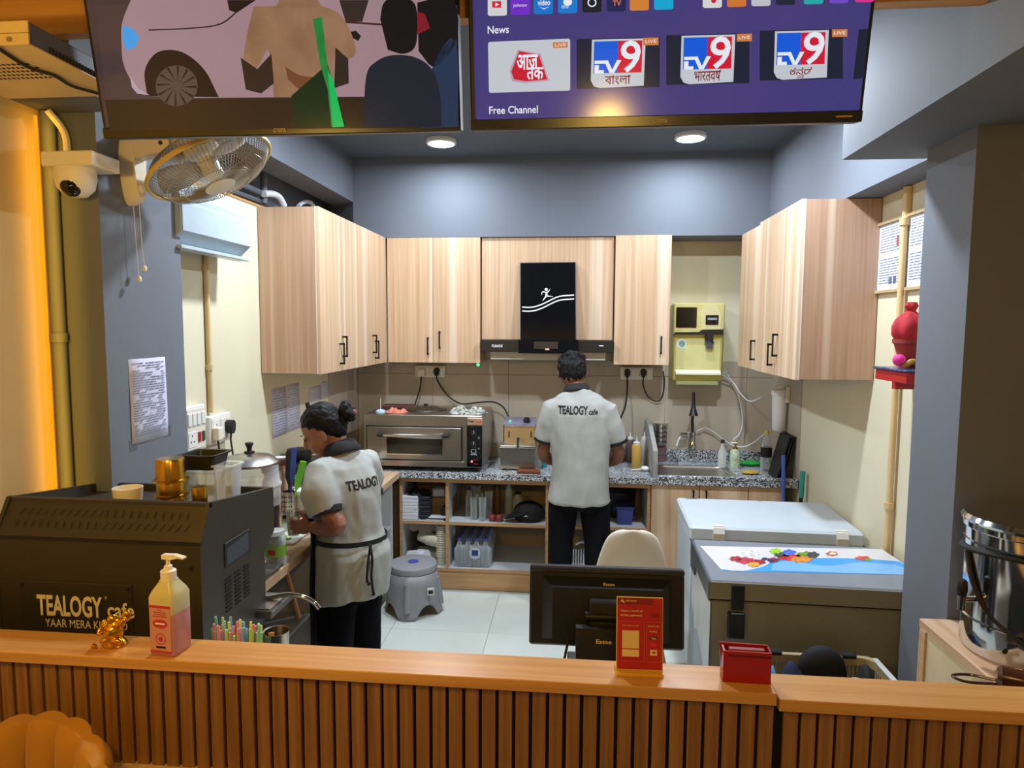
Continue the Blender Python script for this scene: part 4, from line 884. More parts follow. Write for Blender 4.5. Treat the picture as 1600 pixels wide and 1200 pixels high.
MB().lathe([(.0385, .10), (.0385, .17)], n=16, cap=False).build('label_band', 'print_black', t, True)
t = thing('baking_tray', 'black baking trays leaning upright against the right wall', 'tray', (1.40, 4.66, .84))
for k in range(3): MB().prism([(.02*k-.05, -.14, 0), (.02*k+.02, -.14, .29), (.02*k+.03, -.14, .29), (.02*k-.04, -.14, 0)], (0, .2+.03*k, 0)).build('tray', 'black_metal', t)
# stuff by the fryer
t = thing('toothpick_cup', 'tiny teal and green cup beside the man on the worktop', 'cup', at(857, 733, Z=.84)+Vector((-.03, .05, 0))); MB().lathe([(.018, 0), (.02, .05)], n=12).build('cup', mat('teal', '1e9aa8', .5), t); MB().ell((0, 0, .06), (.018, .015, .02), 10, 6).build('top', mat('olive', '9aa03a', .6), t)
# brooms
t = thing('mop', 'blue handled mop standing by the right end of the worktop', 'mop', (1.36, 4.40, 0)); MB().tube([(0.02, -.02, .05), (.01, .06, 1.02)], .012, 10).build('handle', mat('blue_handle', '4a6ac8', .45), t, True); MB().lathe([(.06, 0), (.05, .05), (.015, .09)], (0.02, -.02, 0), 14).build('head', 'pipe_white', t, True)
t = thing('broom', 'broom with a turquoise grip leaning on the right wall', 'broom', (1.44, 4.30, 0)); MB().tube([(-.02, 0, .12), (0, 0, .79)], .0125, 10).build('handle', 'black_plastic', t, True); MB().tube([(0, 0, .78), (.003, 0, .95)], [.015, .017], 10).build('grip', mat('turquoise', '2f9c9a', .5), t, True); MB().box((-.08, -.03, 0), (.02, .03, .13), .01).build('brush_head', 'black_soft', t)
# ------------------------------------------------------------------ things on the open shelves
SB, SM = .152, .486
def stack_cups(label, loc, n, r0, r1, h, pitch, m, axis=None, group='paper cup stacks on the bottom shelf'):
    t = thing('paper_cup_stack', label, 'cups', loc, group=group); q = Vector(axis).normalized().to_track_quat('Z', 'Y').to_matrix().to_4x4() if axis else Matrix()
    for k in range(n):
        z = pitch*k; MB().lathe([(r0, z), (r1, z+h), (r1+.003, z+h), (r1+.003, z+h+.005), (r1-.004, z+h+.004)], n=16).xf(q).build('cup', m, t, 40)
    return t
mat('paper_cup', 'd9d2bf', .7); mat('foam', 'd8dade', .7); mat('kraft', '8a6f4a', .8, var=.1)
stack_cups('upright tower of paper cups at the right of the bottom shelf', (-.93, 4.57, SB), 14, .028, .04, .07, .0165, 'paper_cup')
stack_cups('fallen sleeve of paper cups lying in the middle of the bottom shelf', (-1.10, 4.60, SB+.19), 5, .03, .043, .075, .02, 'paper_cup', (.95, -.25, -.12))
stack_cups('sleeve of paper cups with a maroon print at the left of the bottom shelf', (-1.165, 4.56, SB+.06), 4, .035, .048, .09, .02, 'foam', (.9, -.4, .1))
for k in range(4):
    x = -1.17+.085*k; stack_cups(['paper cup mouth', 'wide paper cup', 'round paper cup', 'tilted paper cup'][k]+' at the '+['far left', 'left', 'middle', 'right'][k]+' of the heap behind the lying sleeves', (x, 4.80, SB+.24-.04*(k % 2)), 2, .03, .047, .08, .02, 'paper_cup', (0.1, -1, 0.05))
one('takeaway_box', MB().box((-.09, -.07, 0), (.09, .07, .05), .004), 'foam', 'white takeaway box under the fallen cups', 'box', (-1.03, 4.66, SB+.03), .2)
one('takeaway_tray', MB().box((-.1, -.08, 0), (.1, .08, .03), .003), 'kraft', 'kraft tray under the white takeaway box', 'tray', (-1.04, 4.66, SB), .1)
for k in range(7):
    one('foam_box', MB().box((-.055, -.05, 0), (.055, .05, .024), .004), 'foam', ['lowest', 'second', 'third', 'fourth', 'fifth', 'sixth', 'topmost'][k]+' box of the white foam box pile on the middle shelf', 'box', (-1.145, 4.57, SM+.0245*k), .03*(k % 3-1), group='foam boxes on the middle shelf')
for k in range(5):
    one('black_container', MB().box((-.038, -.045, 0), (.038, .045, .032), .006), mat('blk_box', '24242a', .3), ['lowest', 'second', 'third', 'fourth', 'topmost'][k]+' black container piled beside the foam boxes', 'container', (-1.045, 4.58, SM+.033*k), group='black containers on the middle shelf')
one('carton', MB().box((-.14, -.08, 0), (.14, .08, .20), .002), mat('carton', 'a8814f', .8, var=.08), 'brown cardboard carton at the back of the left bay', 'carton', (-1.03, 4.9, SM))
one('low_carton', MB().box((-.10, -.09, 0), (.10, .09, .13), .002), 'carton', 'low brown carton holding white napkins', 'carton', (-.965, 4.74, SM))
one('napkin_pack', MB().box((-.045, -.04, 0), (.045, .04, .06), .008), 'foam', 'white napkin pack on the low brown carton', 'napkins', (-.975, 4.70, SM+.131), .15)
one('black_pouch', MB().box((-.03, -.05, 0), (.03, .05, .075), .014), 'black_soft', 'black pouch beside the white napkin pack', 'pouch', (-.91, 4.62, SM+.0))
t = thing('paper_trays', 'flat white paper trays at the front of the left bay', 'paper trays', (-.965, 4.55, SM))
for k in range(3): MB().box((-.07+.01*k, -.03, .008*k), (.06+.01*k, .04, .008*k+.006), .002).build('tray', 'foam' if k != 1 else 'black_soft', t)
rag('black_bag', 'black plastic bag lying on top of the white foam boxes', 'bag', (-1.105, 4.6, SM+.172), .075, .07, .05, 'black_soft', 12)
# glasses and bottles in the right bay
def glass_bottle(label, x, y, h, r, m, cap=True):
    return bottle('glass_bottle', label, (x, y, SM), [(r*.9, 0), (r, .01), (r, h*.68), (r*.55, h*.82), (r*.5, h*.93)], m, 'black_plastic', [(r*.6, h*.92), (r*.6, h)] if cap else None, group='glass bottles on the right bay shelf', n=14)
def tumbler(label, x, y, h, r):
    t = thing('glass_tumbler', label, 'glass', (x, y, SM), group='tall glasses on the right bay shelf')
    MB().lathe([(r*.75, 0), (r, h), (r*.94, h), (r*.7, .012)], n=16).build('wall', 'glass', t, True); return t
for k, (x, y, h, r) in enumerate(((-.70, 4.58, .165, .028), (-.635, 4.56, .17, .028), (-.67, 4.66, .17, .028), (-.755, 4.78, .19, .027), (-.60, 4.64, .19, .028), (-.70, 4.75, .2, .027))):
    tumbler(['front left', 'front right', 'middle', 'far left', 'right rear', 'tallest rear'][k]+' tall clear glass in the right bay', x, y, h, r)
glass_bottle('slim bottle with a black cap behind the front left glass', -.745, 4.66, .21, .026, 'glass'); glass_bottle('amber bottle with a black cap behind the two red pots', -.55, 4.74, .225, .03, mat('amber_glass', '6a4a2a', .15)); glass_bottle('taller clear bottle right of the amber one', -.47, 4.78, .235, .03, 'frosted')
glass_bottle('short round jar between the bottles and the cap', -.40, 4.76, .16, .04, 'frosted')
for k, x in enumerate((-.565, -.515)): one('red_jar', MB().lathe([(.02, 0), (.028, .012), (.028, .035), (.018, .045)], n=14), mat('tomato', '8f3a38', .4), ['left', 'right'][k]+' small red pot at the front of the right bay', 'pot', (x, 4.56, SM), smooth=True)
t = thing('baseball_cap', 'black cap with a small white mark lying on the shelf', 'cap', (-.31, 4.60, SM))
MB().ell((0, .02, .05), (.115, .105, .085), 20, 10).build('crown', 'black_soft', t, True)
MB().ell((-.07, -.04, .055), (.11, .06, .012), 18, 6, Matrix.Rotation(-.35, 3, 'Y')).build('brim', 'black_soft', t, True)
MB().prism([(-.03, -.088, .05), (-.012, -.09, .062), (0, -.088, .048), (-.014, -.09, .055)], (0, -.006, 0)).build('emblem', 'print_white', t)
# shrink wrapped water bottles
t0 = None
for j in range(6):
    for i in range(4):
        p = (-.80+.062*i, 4.56+.064*j, SB)
        nm = ['front', 'second', 'third', 'fourth', 'fifth', 'rear'][j]+' row water bottle, '+['leftmost', 'second from left', 'third from left', 'rightmost'][i]+', in the wrapped pack'
        if t0 is None:
            t0 = thing('water_bottle', nm, 'bottle', p, group='wrapped pack of water bottles')
            MB().lathe([(.026, 0), (.03, .008), (.029, .05), (.03, .1), (.029, .13), (.012, .175), (.012, .19)], n=14).build('body', 'clear_plastic', t0, True)
            MB().lathe([(.0135, .185), (.0135, .198), (.011, .2)], n=12).build('cap', mat('blue_cap', '3a4a9a', .4), t0, True)
        else: dup(t0, p, label=nm)
t = thing('shrink_wrap', 'clear shrink wrap around the pack of water bottles', 'wrap', (-.705, 4.72, SB))
MB().box((-.13, -.193, .0), (.13, .20, .145), .02).build('film', clear('film', 'dfe8ee', .10, .15), t, 50)
MB().ell((.02, -.194, .105), (.04, .003, .045), 16, 8).build('torn_hole', mat('wrap_edge', 'b9c6d2', .3), t, True)
MB().box((.0, -.199, .09), (.045, -.195, .13), .001).build('blue_mark', mat('navy', '203a7a', .5), t)
# behind the man
t = thing('blue_tub', 'translucent blue storage tub on the shelf right of the man', 'tub', (.36, 4.62, SM))
MB().rings([rrect(.05, .05, .012, .0), rrect(.062, .06, .015, .11)]).build('tub', mat('bluetub', '39438f', .4), t, 40)
MB().rings([rrect(.066, .064, .015, .11), rrect(.066, .064, .015, .125)]).build('lid', mat('bluelid', '2a3272', .4), t)
t = thing('stock_pot', 'dark steel pot at the back of the shelf right of the man', 'pot', (.33, 4.85, SM)); MB().lathe([(.12, 0), (.125, .02), (.125, .18), (.13, .185)], n=24).build('pot', mat('dk_pot', '3a3a3c', .3, metal=.7), t, True); MB().lathe([(.128, .187), (.1, .205), (.02, .215), (.02, .235)], n=24).build('lid', mat('dk_pot2', '55554f', .3, metal=.7), t, True)
t = thing('white_rack', 'white wire rack and hose on the bottom shelf behind the man', 'rack', (.02, 4.60, SB))
for k in range(6): MB().tube([(-.03+.018*k, -.02+.006*k, 0), (-.03+.018*k, -.02+.006*k, .14)], .004, 6).build('bar', 'foam', t)
MB().box((-.04, -.04, 0), (.08, .05, .02), .003).build('base', 'foam', t); MB().tube(smoothpath([(0, .0, .17), (.05, .0, .19), (.1, 0, .16), (.12, 0, .08), (.14, 0, .0)]), .008, 8).build('hose', 'pipe_white', t, True)
# steel basin leaning at the foot of the left counter
t = thing('steel_basin', 'round steel basin leaning against the left base cabinet by the stool', 'basin', (-1.21, 3.62, .20)); MB().lathe([(.09, 0), (.13, .03), (.145, .05), (.14, .045), (.09, .008)], n=28, axis=(.95, .28, .2)).build('bowl', 'steel', t, True)
MB().tube(smoothpath([(.05, -.06, -.1), (.09, -.05, -.14), (.08, 0, -.155), (.04, .03, -.12)]), .004, 6).build('handle', 'chrome', t, True)
# ------------------------------------------------------------------ plastic stool
t = thing('plastic_stool', 'round grey plastic step stool with a blue dot on the floor', 'stool', (-1.03, 4.14, 0))
t.scale = (.95, .95, .92)
mat('stool_grey', '8c8b8f', .45, var=.03)
MB().lathe([(.155, .30), (.162, .305), (.165, .33), (.16, .345), (.14, .352), (.01, .352)], n=40).build('seat', 'stool_grey', t, True)
MB().lathe([(.038, .352), (.038, .3545), (.03, .355)], n=20).build('blue_disc', mat('dotblue', '3b4a96', .5), t)
rs = []; N = 64
for z, r in ((.0, .195), (.03, .19), (.09, .184), (.15, .178), (.22, .17), (.30, .160)):
    ring = []
    for k in range(N):
        a = 2*PI*k/N+PI/4; arch = max(0, math.cos(2*a)**2*1.0)   # arches between four legs
        cut_ = .10*max(0, 1-(abs(((a/(PI/2)) % 1)-.5)/.27)**2)**.5 if abs(((a/(PI/2)) % 1)-.5) < .27 else 0
        bul = .006*math.exp(-((((a/(PI/2)) % 1)-0 if ((a/(PI/2)) % 1) < .5 else 1-((a/(PI/2)) % 1))/.09)**2)
        zz = max(z, cut_); ring.append(Vector(((r+bul-(zz-z)*.13)*math.cos(a), (r+bul-(zz-z)*.13)*math.sin(a), zz)))
    rs.append(ring)
mb = MB().rings(rs, cap=False); o = mb.build('skirt', 'stool_grey', t, 50); md = o.modifiers.new('s', 'SOLIDIFY'); md.thickness = .006; md.offset = -1
for k in range(4):
    a = PI/2*k+PI/2*0-PI/2+.0; MB().tube([((.186)*math.cos(a), .186*math.sin(a), .06), (.165*math.cos(a), .165*math.sin(a), .25)], [.026, .02], 10).build('leg_rib', 'stool_grey', t, True)
st = MB().box((.09, -.172, .17), (.135, -.163, .22), .001).xf(Matrix.Rotation(.25, 4, 'Z')).build('sticker', mat('stickw', 'd6d6d2', .6), t)
MB().box((.096, -.1735, .18), (.128, -.1715, .205)).xf(Matrix.Rotation(.25, 4, 'Z')).build('sticker_print', 'print_black', t)
# ------------------------------------------------------------------ cafe pendants (beyond the frame)
for k, (x, y, z, e) in enumerate(CAFE_LAMPS):
    t = thing('pendant_lamp', ['warm pendant bulb hanging near the left wall of the cafe', 'warm pendant bulb hanging behind the viewer'][k], 'lamp', (x, y, z))
    MB().tube([(0, 0, .10), (0, 0, CEIL-z)], .004, 6).build('cord', 'rubber', t); MB().lathe([(.02, .05), (.022, .10), (.01, .115)], n=12).build('socket', 'brass', t, True); MB().ell((0, 0, 0), (.02, .02, .024), 16, 10).build('bulb', 'warm_glow', t, True)
# ------------------------------------------------------------------ inner desk
t = thing('inner_desk', 'low cream desk behind the service counter', 'desk', (-.6, 1.8, 0))
MB().box((-1.135, -.24, .815), (1.04, .13, .84), .002).build('top', 'cream_plastic', t)
for x in (-1.1, -.05, 1.0): MB().box((x-.01, -.23, 0), (x+.01, .12, .815)).build('leg_panel', 'white_lam', t)
# ------------------------------------------------------------------ coffee machine
MX0, MX1, MY0 = -1.64, -1.02, 1.70; mz = .88
t = thing('coffee_machine', 'big black coffee machine with white lettering behind the counter', 'coffee machine', (MX0, MY0, mz))
mat('machine_black', '383229', .45, metal=.15, var=.05); w = MX1-MX0
prof = [(.0, -.01), (.0, .37), (.055, .47), (.45, .42), (.45, .27), (.375, .22), (.375, -.01)]
MB().prism([(0, y, z) for y, z in prof[:2]+[(.055, .462), (.055, .40), (.44, .40)]+prof[4:]], (w-.012, 0, 0)).shift((.006, 0, 0)).build('body', 'machine_black', t)
for x in (0, w-.012):
    MB().prism([(x, y-.002, z) for y, z in prof], (.012, 0, 0)).build('side_panel', 'machine_black', t)
MB().prism([(0, .0525, .455), (0, .0625, .455), (0, .0625, .471), (0, .0525, .468)], (w, 0, 0)).build('front_rail', 'machine_black', t)
MB().box((.012, .43, .38), (w-.012, .445, .422)).build('rear_rail', 'machine_black', t)
MB().box((-.002, -.004, .364), (w+.002, .006, .372)).build('crease_trim', mat('crease', '0f0e0c', .5), t)
sv = MB(); nrm = Vector((0, -.10, .055)).normalized()
for row in range(2):
    for i in range(22):
        x = .06+.024*i; z0 = .395+.03*row; lean = .012 if (i > 10) != (row == 1) else 0
        p = lambda dx_, dz: Vector((x+dx_, .055*(z0+dz-.37)/.10, z0+dz))+Vector((0, -.0022, .0012))
        sv.add([p(0, 0), p(.0022, 0), p(.0022+lean, .018), p(lean, .018)], [(0, 1, 2, 3)])
sv.build('vent_slots', mat('slot', '060505', .9), t, kind='stuff')
MB().box((.075, -.005, .02), (.415, .001, .245), .002).build('logo_plate', mat('plate_black', '332e26', .45, metal=.15), t)
for x, z in ((.085, .232), (.405, .232), (.085, .03), (w-.03, .30)): MB().lathe([(.006, 0), (.006, .003)], (x, -.005, z), 10, axis=(0, -1, 0)).build('screw', 'black_plastic', t)
mat('cream_letter', 'e3d6ae', .6)
def mp(px, py): return at(px, py, Y=MY0-.006)-Vector((MX0, MY0, mz))
a, b = mp(58, 944), mp(160, 950); hgt = (mp(100, 929)-mp(100, 962)).z
text('TEALOGY', (a+b)/2, (1, 0, 0), (0, 0, 1), 'cream_letter', t, w=b.x-a.x, h=hgt, bold=.03)
text('cafe', (mp(168, 952)+mp(210, 955))/2, (1, 0, 0), (0, 0, 1), 'cream_letter', t, w=(mp(210, 952)-mp(168, 952)).x, h=hgt*.72, bold=.02)
text('R', mp(166, 934), (1, 0, 0), (0, 0, 1), 'cream_letter', t, w=.006, h=.008)
text('YAAR MERA KULHAD', mp(71, 972.5), (1, 0, 0), (0, 0, 1), 'cream_letter', t, w=.248, h=hgt*.38, bold=.004, align='LEFT')
# right side: recess handle and louvres
SX = w+.0005
MB().box((SX-.002, .12, .255), (SX+.003, .27, .33), .002).build('handle_frame', 'black_plastic', t)
MB().prism([(SX+.0035, .13, .262), (SX+.0035, .26, .262), (SX+.0035, .26, .322), (SX+.0035, .13, .31)], (-.001, 0, 0)).build('handle_recess', mat('recess', '3d4450', .5), t)
lv = MB()
for c in range(3):
    for i in range(9): lv.box((SX-.001, .12+.055*c, .12+.012*i), (SX+.0016, .155+.055*c, .125+.012*i))
lv.build('side_louvres', 'slot', t, kind='stuff')
for y in (.05, .33):
    for x in (.05, w-.05): MB().lathe([(.02, -.0395), (.02, -.01)], (x, y, 0), 12).build('foot', 'rubber', t)
st = MB().tube(smoothpath([at(p_, q_, Y=2.09)-Vector((MX0, MY0, mz)) for p_, q_ in ((405, 936), (425, 933), (450, 929), (472, 932), (490, 941), (499, 951))]), .008, 10).build('steam_wand', 'chrome', t, True)
MB().box((w-.10, .30, .02), (w+.055, .46, .045), .004).build('drip_tray', 'dark_steel', t)
MB().box((w-.085, .315, .045), (w+.04, .445, .048), .002).build('drip_grid', 'steel', t)
# ---- on the machine
TZ = mz+.4005
def gcup(name, label, px, py, r, h, m, Y=1.86, up=False, loc=None):
    p = loc or at(px, py, Y=Y); t = thing(name, label, 'cup', (p[0], p[1], TZ) if loc is None else loc)
    MB().lathe([(r*.98, 0), (r*1.2, .002), (r*1.2, .006), (r, .009), (r*.96, h-.006), (r*.9, h), (r*.2, h)], n=24).build('cup', m, t, True); return t
px_ = at(268, 770, Y=1.90)
for k in range(3):
    gcup('metal_cup', ['lowest', 'middle', 'topmost'][k]+' of the three stacked gold metal cups on the coffee machine', 0, 0, .043, .07 if k == 2 else .058, 'brass', loc=(px_.x, 1.90, TZ+.0015+.046*k))
gcup('small_metal_cup', 'small gold cup beside the stacked cups', 312, 775, .022, .095, 'brass', Y=1.83)
t = thing('white_cup', 'white cup lying at the front of the coffee machine top', 'cup', (at(200, 775, Y=1.85).x, 1.85, TZ)); MB().lathe([(.034, 0), (.042, .082), (.039, .082), (.03, .004)], n=20).build('cup', 'cream_plastic', t, True)
# plastic tubs, black tub, glass lidded pot
def tub(name, label, px, Y, hx_, hy_, h, m, z=TZ, cat='container'):
    X = at(px, 760, Y=Y).x; t = thing(name, label, cat, (X, Y, z)); MB().rings([rrect(hx_*.82, hy_*.82, .012, 0), rrect(hx_, hy_, .016, h), rrect(hx_+.006, hy_+.006, .016, h), rrect(hx_+.006, hy_+.006, .016, h+.005), rrect(hx_-.004, hy_-.004, .014, h+.004), rrect(hx_*.78, hy_*.78, .012, .004)]).build('tub', m, t, 40); return t
tub('clear_tub', 'clear plastic tub under the black tub on the coffee machine', 322, 2.03, .055, .05, .10, 'clear_plastic')
tub('black_tub', 'black square tub sitting on the clear tub', 322, 2.03, .058, .055, .045, 'black_plastic', TZ+.108)
t = tub('measuring_tub', 'tall clear measuring tub beside the black tub', 357, 2.02, .032, .04, .12, 'clear_plastic')
t = thing('glass_lid_pot', 'steel pot with a domed glass lid and black knob behind the machine', 'pot', (-1.41, 2.75, .8455))
MB().lathe([(.12, 0), (.125, .02), (.125, .22), (.13, .225)], n=28).build('pot', 'steel', t, True)
MB().lathe([(.130, .30), (.132, .31), (.125, .32), (.12, .36), (.118, .40)], n=28, cap=False).build('glass_wall', 'clear_plastic', t, True)
MB().lathe([(.125, .225), (.125, .30)], n=28, cap=False).build('upper_wall', 'clear_plastic', t, True)
MB().lathe([(.122, .40), (.122, .41), (.09, .435), (.02, .45)], n=28).build('lid', 'steel', t, True); MB().lathe([(.022, .45), (.022, .456), (.009, .46), (.012, .475), (.018, .49), (.016, .495)], n=14).build('knob', 'black_plastic', t, True)
# ------------------------------------------------------------------ things on the left worktop
WZ = .8455
def on_top(px, Y, z=WZ): p = at(px, 800, Y=Y); return Vector((p.x, Y, z))
mat('cocoa', 'b08a78', .5)
for k, (px, Y, h) in enumerate(((423, 3.22, .29), (439, 3.34, .31))):
    t = thing('syrup_jar', ['nearer', 'taller farther'][k]+' pinkish brown jar on the left worktop', 'jar', on_top(px, Y)); MB().lathe([(.035, 0), (.038, .02), (.038, h*.72), (.028, h*.8), (.028, h*.9)], n=18).build('jar', 'cocoa', t, True)
    MB().lathe([(.038, h*.88), (.04, h*.9), (.04, h*.98), (.036, h)], n=18).build('lid', mat('jarlid', '6a4038', .4), t, True); MB().lathe([(.033, h), (.033, h+.002)], n=18).build('lid_top', 'foam', t)
t = thing('utensil_holder', 'perforated steel utensil holder on the left worktop', 'utensil holder', on_top(452, 3.30)); MB().lathe([(.035, 0), (.035, .14), (.033, .14), (.033, .004)], n=20).build('cup', 'steel', t, True)
hb = MB()
for i in range(4):
    for j in range(5): a = -2.2+.35*j; hb.lathe([(.004, 0), (.004, .001)], (.0352*math.cos(a), .0352*math.sin(a), .04+.025*i), 6, axis=(math.cos(a), math.sin(a), 0))
hb.build('holes', 'black_felt', t, kind='stuff')
c0 = on_top(452, 3.30)+Vector((0, 0, .006))
def utensil(name, label, tip, m, hm, w_, l_):
    t = thing(name, label, 'utensil', c0); d = Vector(tip)-c0; MB().tube([Vector((0, 0, 0)), d*.55], .005, 6).build('handle', hm, t)
    u = d.normalized(); s_ = Vector((.4, -1, 0)).cross(u).normalized()
    MB().prism([d*.5-s_*w_*.4, d*.62-s_*w_, d-s_*w_*.9, d*1.01, d+s_*w_*.9, d*.62+s_*w_, d*.5+s_*w_*.4], u.cross(s_)*.008).build('blade', m, t); return t
utensil('spatula', 'blue silicone spatula standing in the utensil holder', at(460, 700, Y=3.28), mat('blue_sil', '3450a8', .5), 'blue_sil', .014, .1)
utensil('pastry_brush', 'bright green silicone brush in the utensil holder', at(474, 721, Y=3.28), mat('green_sil', '6cc430', .5), 'green_sil', .018, .1)
utensil('black_ladle', 'black ladle standing in the utensil holder', at(452, 706, Y=3.32), 'black_plastic', 'black_plastic', .02, .1)
for k, (px, Y, r, h) in enumerate(((472, 3.42, .05, .12), (440, 3.05, .04, .075))):
    t = thing('steel_canister', ['taller', 'shorter'][k]+' round steel canister on the left worktop', 'canister', on_top(px, Y)); MB().lathe([(r*.96, 0), (r, .006), (r, h), (r*.9, h+.004)], n=22).build('body', 'steel', t, True); MB().lathe([(r*1.04, h+.001), (r*1.04, h+.02), (r*.5, h+.028), (.008, h+.03)], n=22).build('lid', 'chrome', t, True)
t = thing('countertop_appliance', 'black countertop appliance behind the woman against the left wall', 'appliance', (-1.60, 3.72, WZ))
MB().box((-.10, -.15, 0), (.10, .15, .22), .012).build('case', 'black_plastic', t); MB().box((-.04, -.156, .14), (.08, -.149, .165), .002).build('label', mat('label_g', '8a8a86', .5), t); MB().lathe([(.06, .22), (.075, .26), (.07, .285), (.02, .29)], n=18).build('hopper', 'black_plastic', t, True)
t = thing('lidded_tub', 'white lidded tub with a looped handle on the left worktop', 'tub', on_top(478, 3.36)); MB().lathe([(.045, 0), (.055, .12)], n=20).build('tub', 'frosted', t, True); MB().lathe([(.06, .12), (.06, .138), (.05, .142)], n=20).build('lid', 'white_plastic', t, True); MB().tube(arc((-.062, 0, .128), .016, PI/2, 1.5*PI, 8, (1, 0, 0), (0, .3, 1)), .004, 6).build('loop', 'white_plastic', t, True)
t = thing('chopping_board', 'white chopping board with chopped limes on the left worktop', 'chopping board', (-1.40, 3.02, WZ)); MB().box((-.13, -.15, 0), (.13, .15, .012), .003).build('board', mat('board_w', 'dde0cf', .5), t)
rnd = random.Random(4); lm = None
for k in range(9):
    o = MB().prism([(.016*math.cos(a), .016*math.sin(a), 0) for a in [PI*i/8 for i in range(9)]], (0, 0, .007)).build('lime_slice', mat('lime', 'a8c850', .5), None)
    o.parent = t; o.location = (rnd.uniform(-.08, .1), rnd.uniform(-.12, .1), .0125); o.rotation_euler = (0, 0, rnd.uniform(0, 6))
t = thing('snack_jar', 'clear plastic jar with a green label near the coffee machine', 'jar', on_top(422, 2.62)+Vector((.02, 0, 0))); MB().lathe([(.04, 0), (.042, .01), (.042, .12), (.034, .135)], n=20).build('jar', 'clear_plastic', t, True); MB().lathe([(.0428, .045), (.0428, .09)], n=20, cap=False).build('label_band', mat('label_green', '7aa82c', .6), t, True); MB().box((-.012, -.0442, .056), (.018, -.0425, .078), .001).build('label_mark', 'red', t); MB().lathe([(.037, .132), (.037, .15)], n=20).build('lid', 'frosted', t, True); MB().lathe([(.038, .004), (.038, .03)], n=16).build('contents', mat('seeds', '6a5a4a', .8), t)
t = thing('steel_tray', 'shallow steel tray holding a brown round and blue packs', 'tray', (-1.33, 2.42, WZ)); MB().rings([rrect(.13, .15, .02, 0), rrect(.14, .16, .02, .02), rrect(.146, .166, .02, .02), rrect(.146, .166, .02, .022), rrect(.136, .156, .02, .021), rrect(.125, .145, .02, .003)]).build('tray', 'steel', t, 40)
one('brown_ball', MB().ell((0, 0, .022), (.022, .022, .022), 14, 9), mat('egg', 'b0763c', .5), 'small brown ball in the steel tray', 'ball', (-1.29, 2.44, WZ+.004), smooth=True)
for k, (x, y) in enumerate(((-1.36, 2.40), (-1.31, 2.36))): one('blue_sachet', MB().ell((0, 0, .012), (.035, .025, .012), 12, 7), mat('sachet', '5f8aa0', .4), ['left', 'right'][k]+' blue sachet in the steel tray', 'sachet', (x, y, WZ+.004), .6*k, smooth=True)
t = thing('wooden_stick', 'wooden stick leaning from the left worktop down beside the woman', 'stick', (-1.165, 2.66, .60)); MB().tube([(0, 0, 0), (-.06, -.02, .30)], [.012, .009], 8).build('shaft', mat('stick', '9a6a45', .6), t, True)
t = thing('gold_wrapper', 'crumpled gold packets in the dark bin beside the woman', 'packets', (-1.02, 2.36, .55))
for k, (a, b, c_) in enumerate(((-.05, 0, .02), (.0, .02, .04), (.05, -.01, .02), (.09, .01, .0))): MB().ell((a, b, c_), (.045, .012, .016), 8, 5, Matrix.Rotation(.4*k-.5, 3, 'Z')).build('packet', 'brass', t)
t = thing('waste_bin', 'dark open bin in the shade beside the coffee machine', 'bin', (-1.02, 2.36, 0)); MB().rings([rrect(.13, .11, .03, 0), rrect(.15, .13, .03, .53), rrect(.145, .125, .03, .53), rrect(.13, .11, .03, .5)]).build('bin', 'black_soft', t, 40)
one('tomato', MB().ell((0, 0, .025), (.022, .022, .025), 14, 9), mat('tomato_r', 'c0302a', .35), 'small red tomato on the corner of the left worktop', 'tomato', (-1.29, 4.28, WZ), smooth=True)
one('yellow_pepper', MB().ell((0, 0, .022), (.02, .018, .022), 12, 8), mat('pepper_y', 'd8a830', .4), 'small yellow pepper beside the red tomato', 'pepper', (-1.335, 4.26, WZ), smooth=True)
# steel scoop (paper cone) by the oven
one('steel_funnel', MB().lathe([(.05, 0), (.012, .09), (.002, .1)], n=14, axis=(.3, -.5, .8)), 'steel', 'small steel funnel standing in front of the oven at the left', 'funnel', (-1.40, 4.36, WZ+.03), smooth=True)
# ------------------------------------------------------------------ on the ledge
# sanitizer bottle
bp_ = at(268, 1016, Z=CT)
t = thing('sanitizer_bottle', 'pump bottle half full of pink sanitizer on the counter ledge', 'bottle', (bp_.x, bp_.y, CT), math.radians(-6))
hw = .034
def sqr(h, z, c=.008): return rrect(h, h, c, z, 2)
MB().rings([sqr(hw-.003, 0), sqr(hw, .004), sqr(hw, .105)]).build('liquid', mat('pink_gel', 'd08a8a', .25, trans=.15), t, 40)
MB().rings([sqr(hw, .105), sqr(hw, .145), sqr(hw*.86, .158), sqr(.018, .178), sqr(.0165, .183)]).build('upper_shell', mat('bottle_clear', 'dcd2a0', .3, trans=.2), t, 40)
MB().lathe([(.018, .18), (.018, .203), (.014, .206)], n=20).build('collar', 'cream_plastic', t, True)
MB().lathe([(.011, .205), (.009, .215), (.005, .218), (.005, .232)], n=14).build('stem', 'cream_plastic', t, True)
MB().prism([(-.012, -.008, .232), (.012, -.008, .232), (.03, -.005, .236), (.044, -.004, .234), (.044, -.004, .238), (.02, -.006, .244), (-.012, -.008, .243)], (0, .014, 0)).build('pump_head', 'cream_plastic', t)
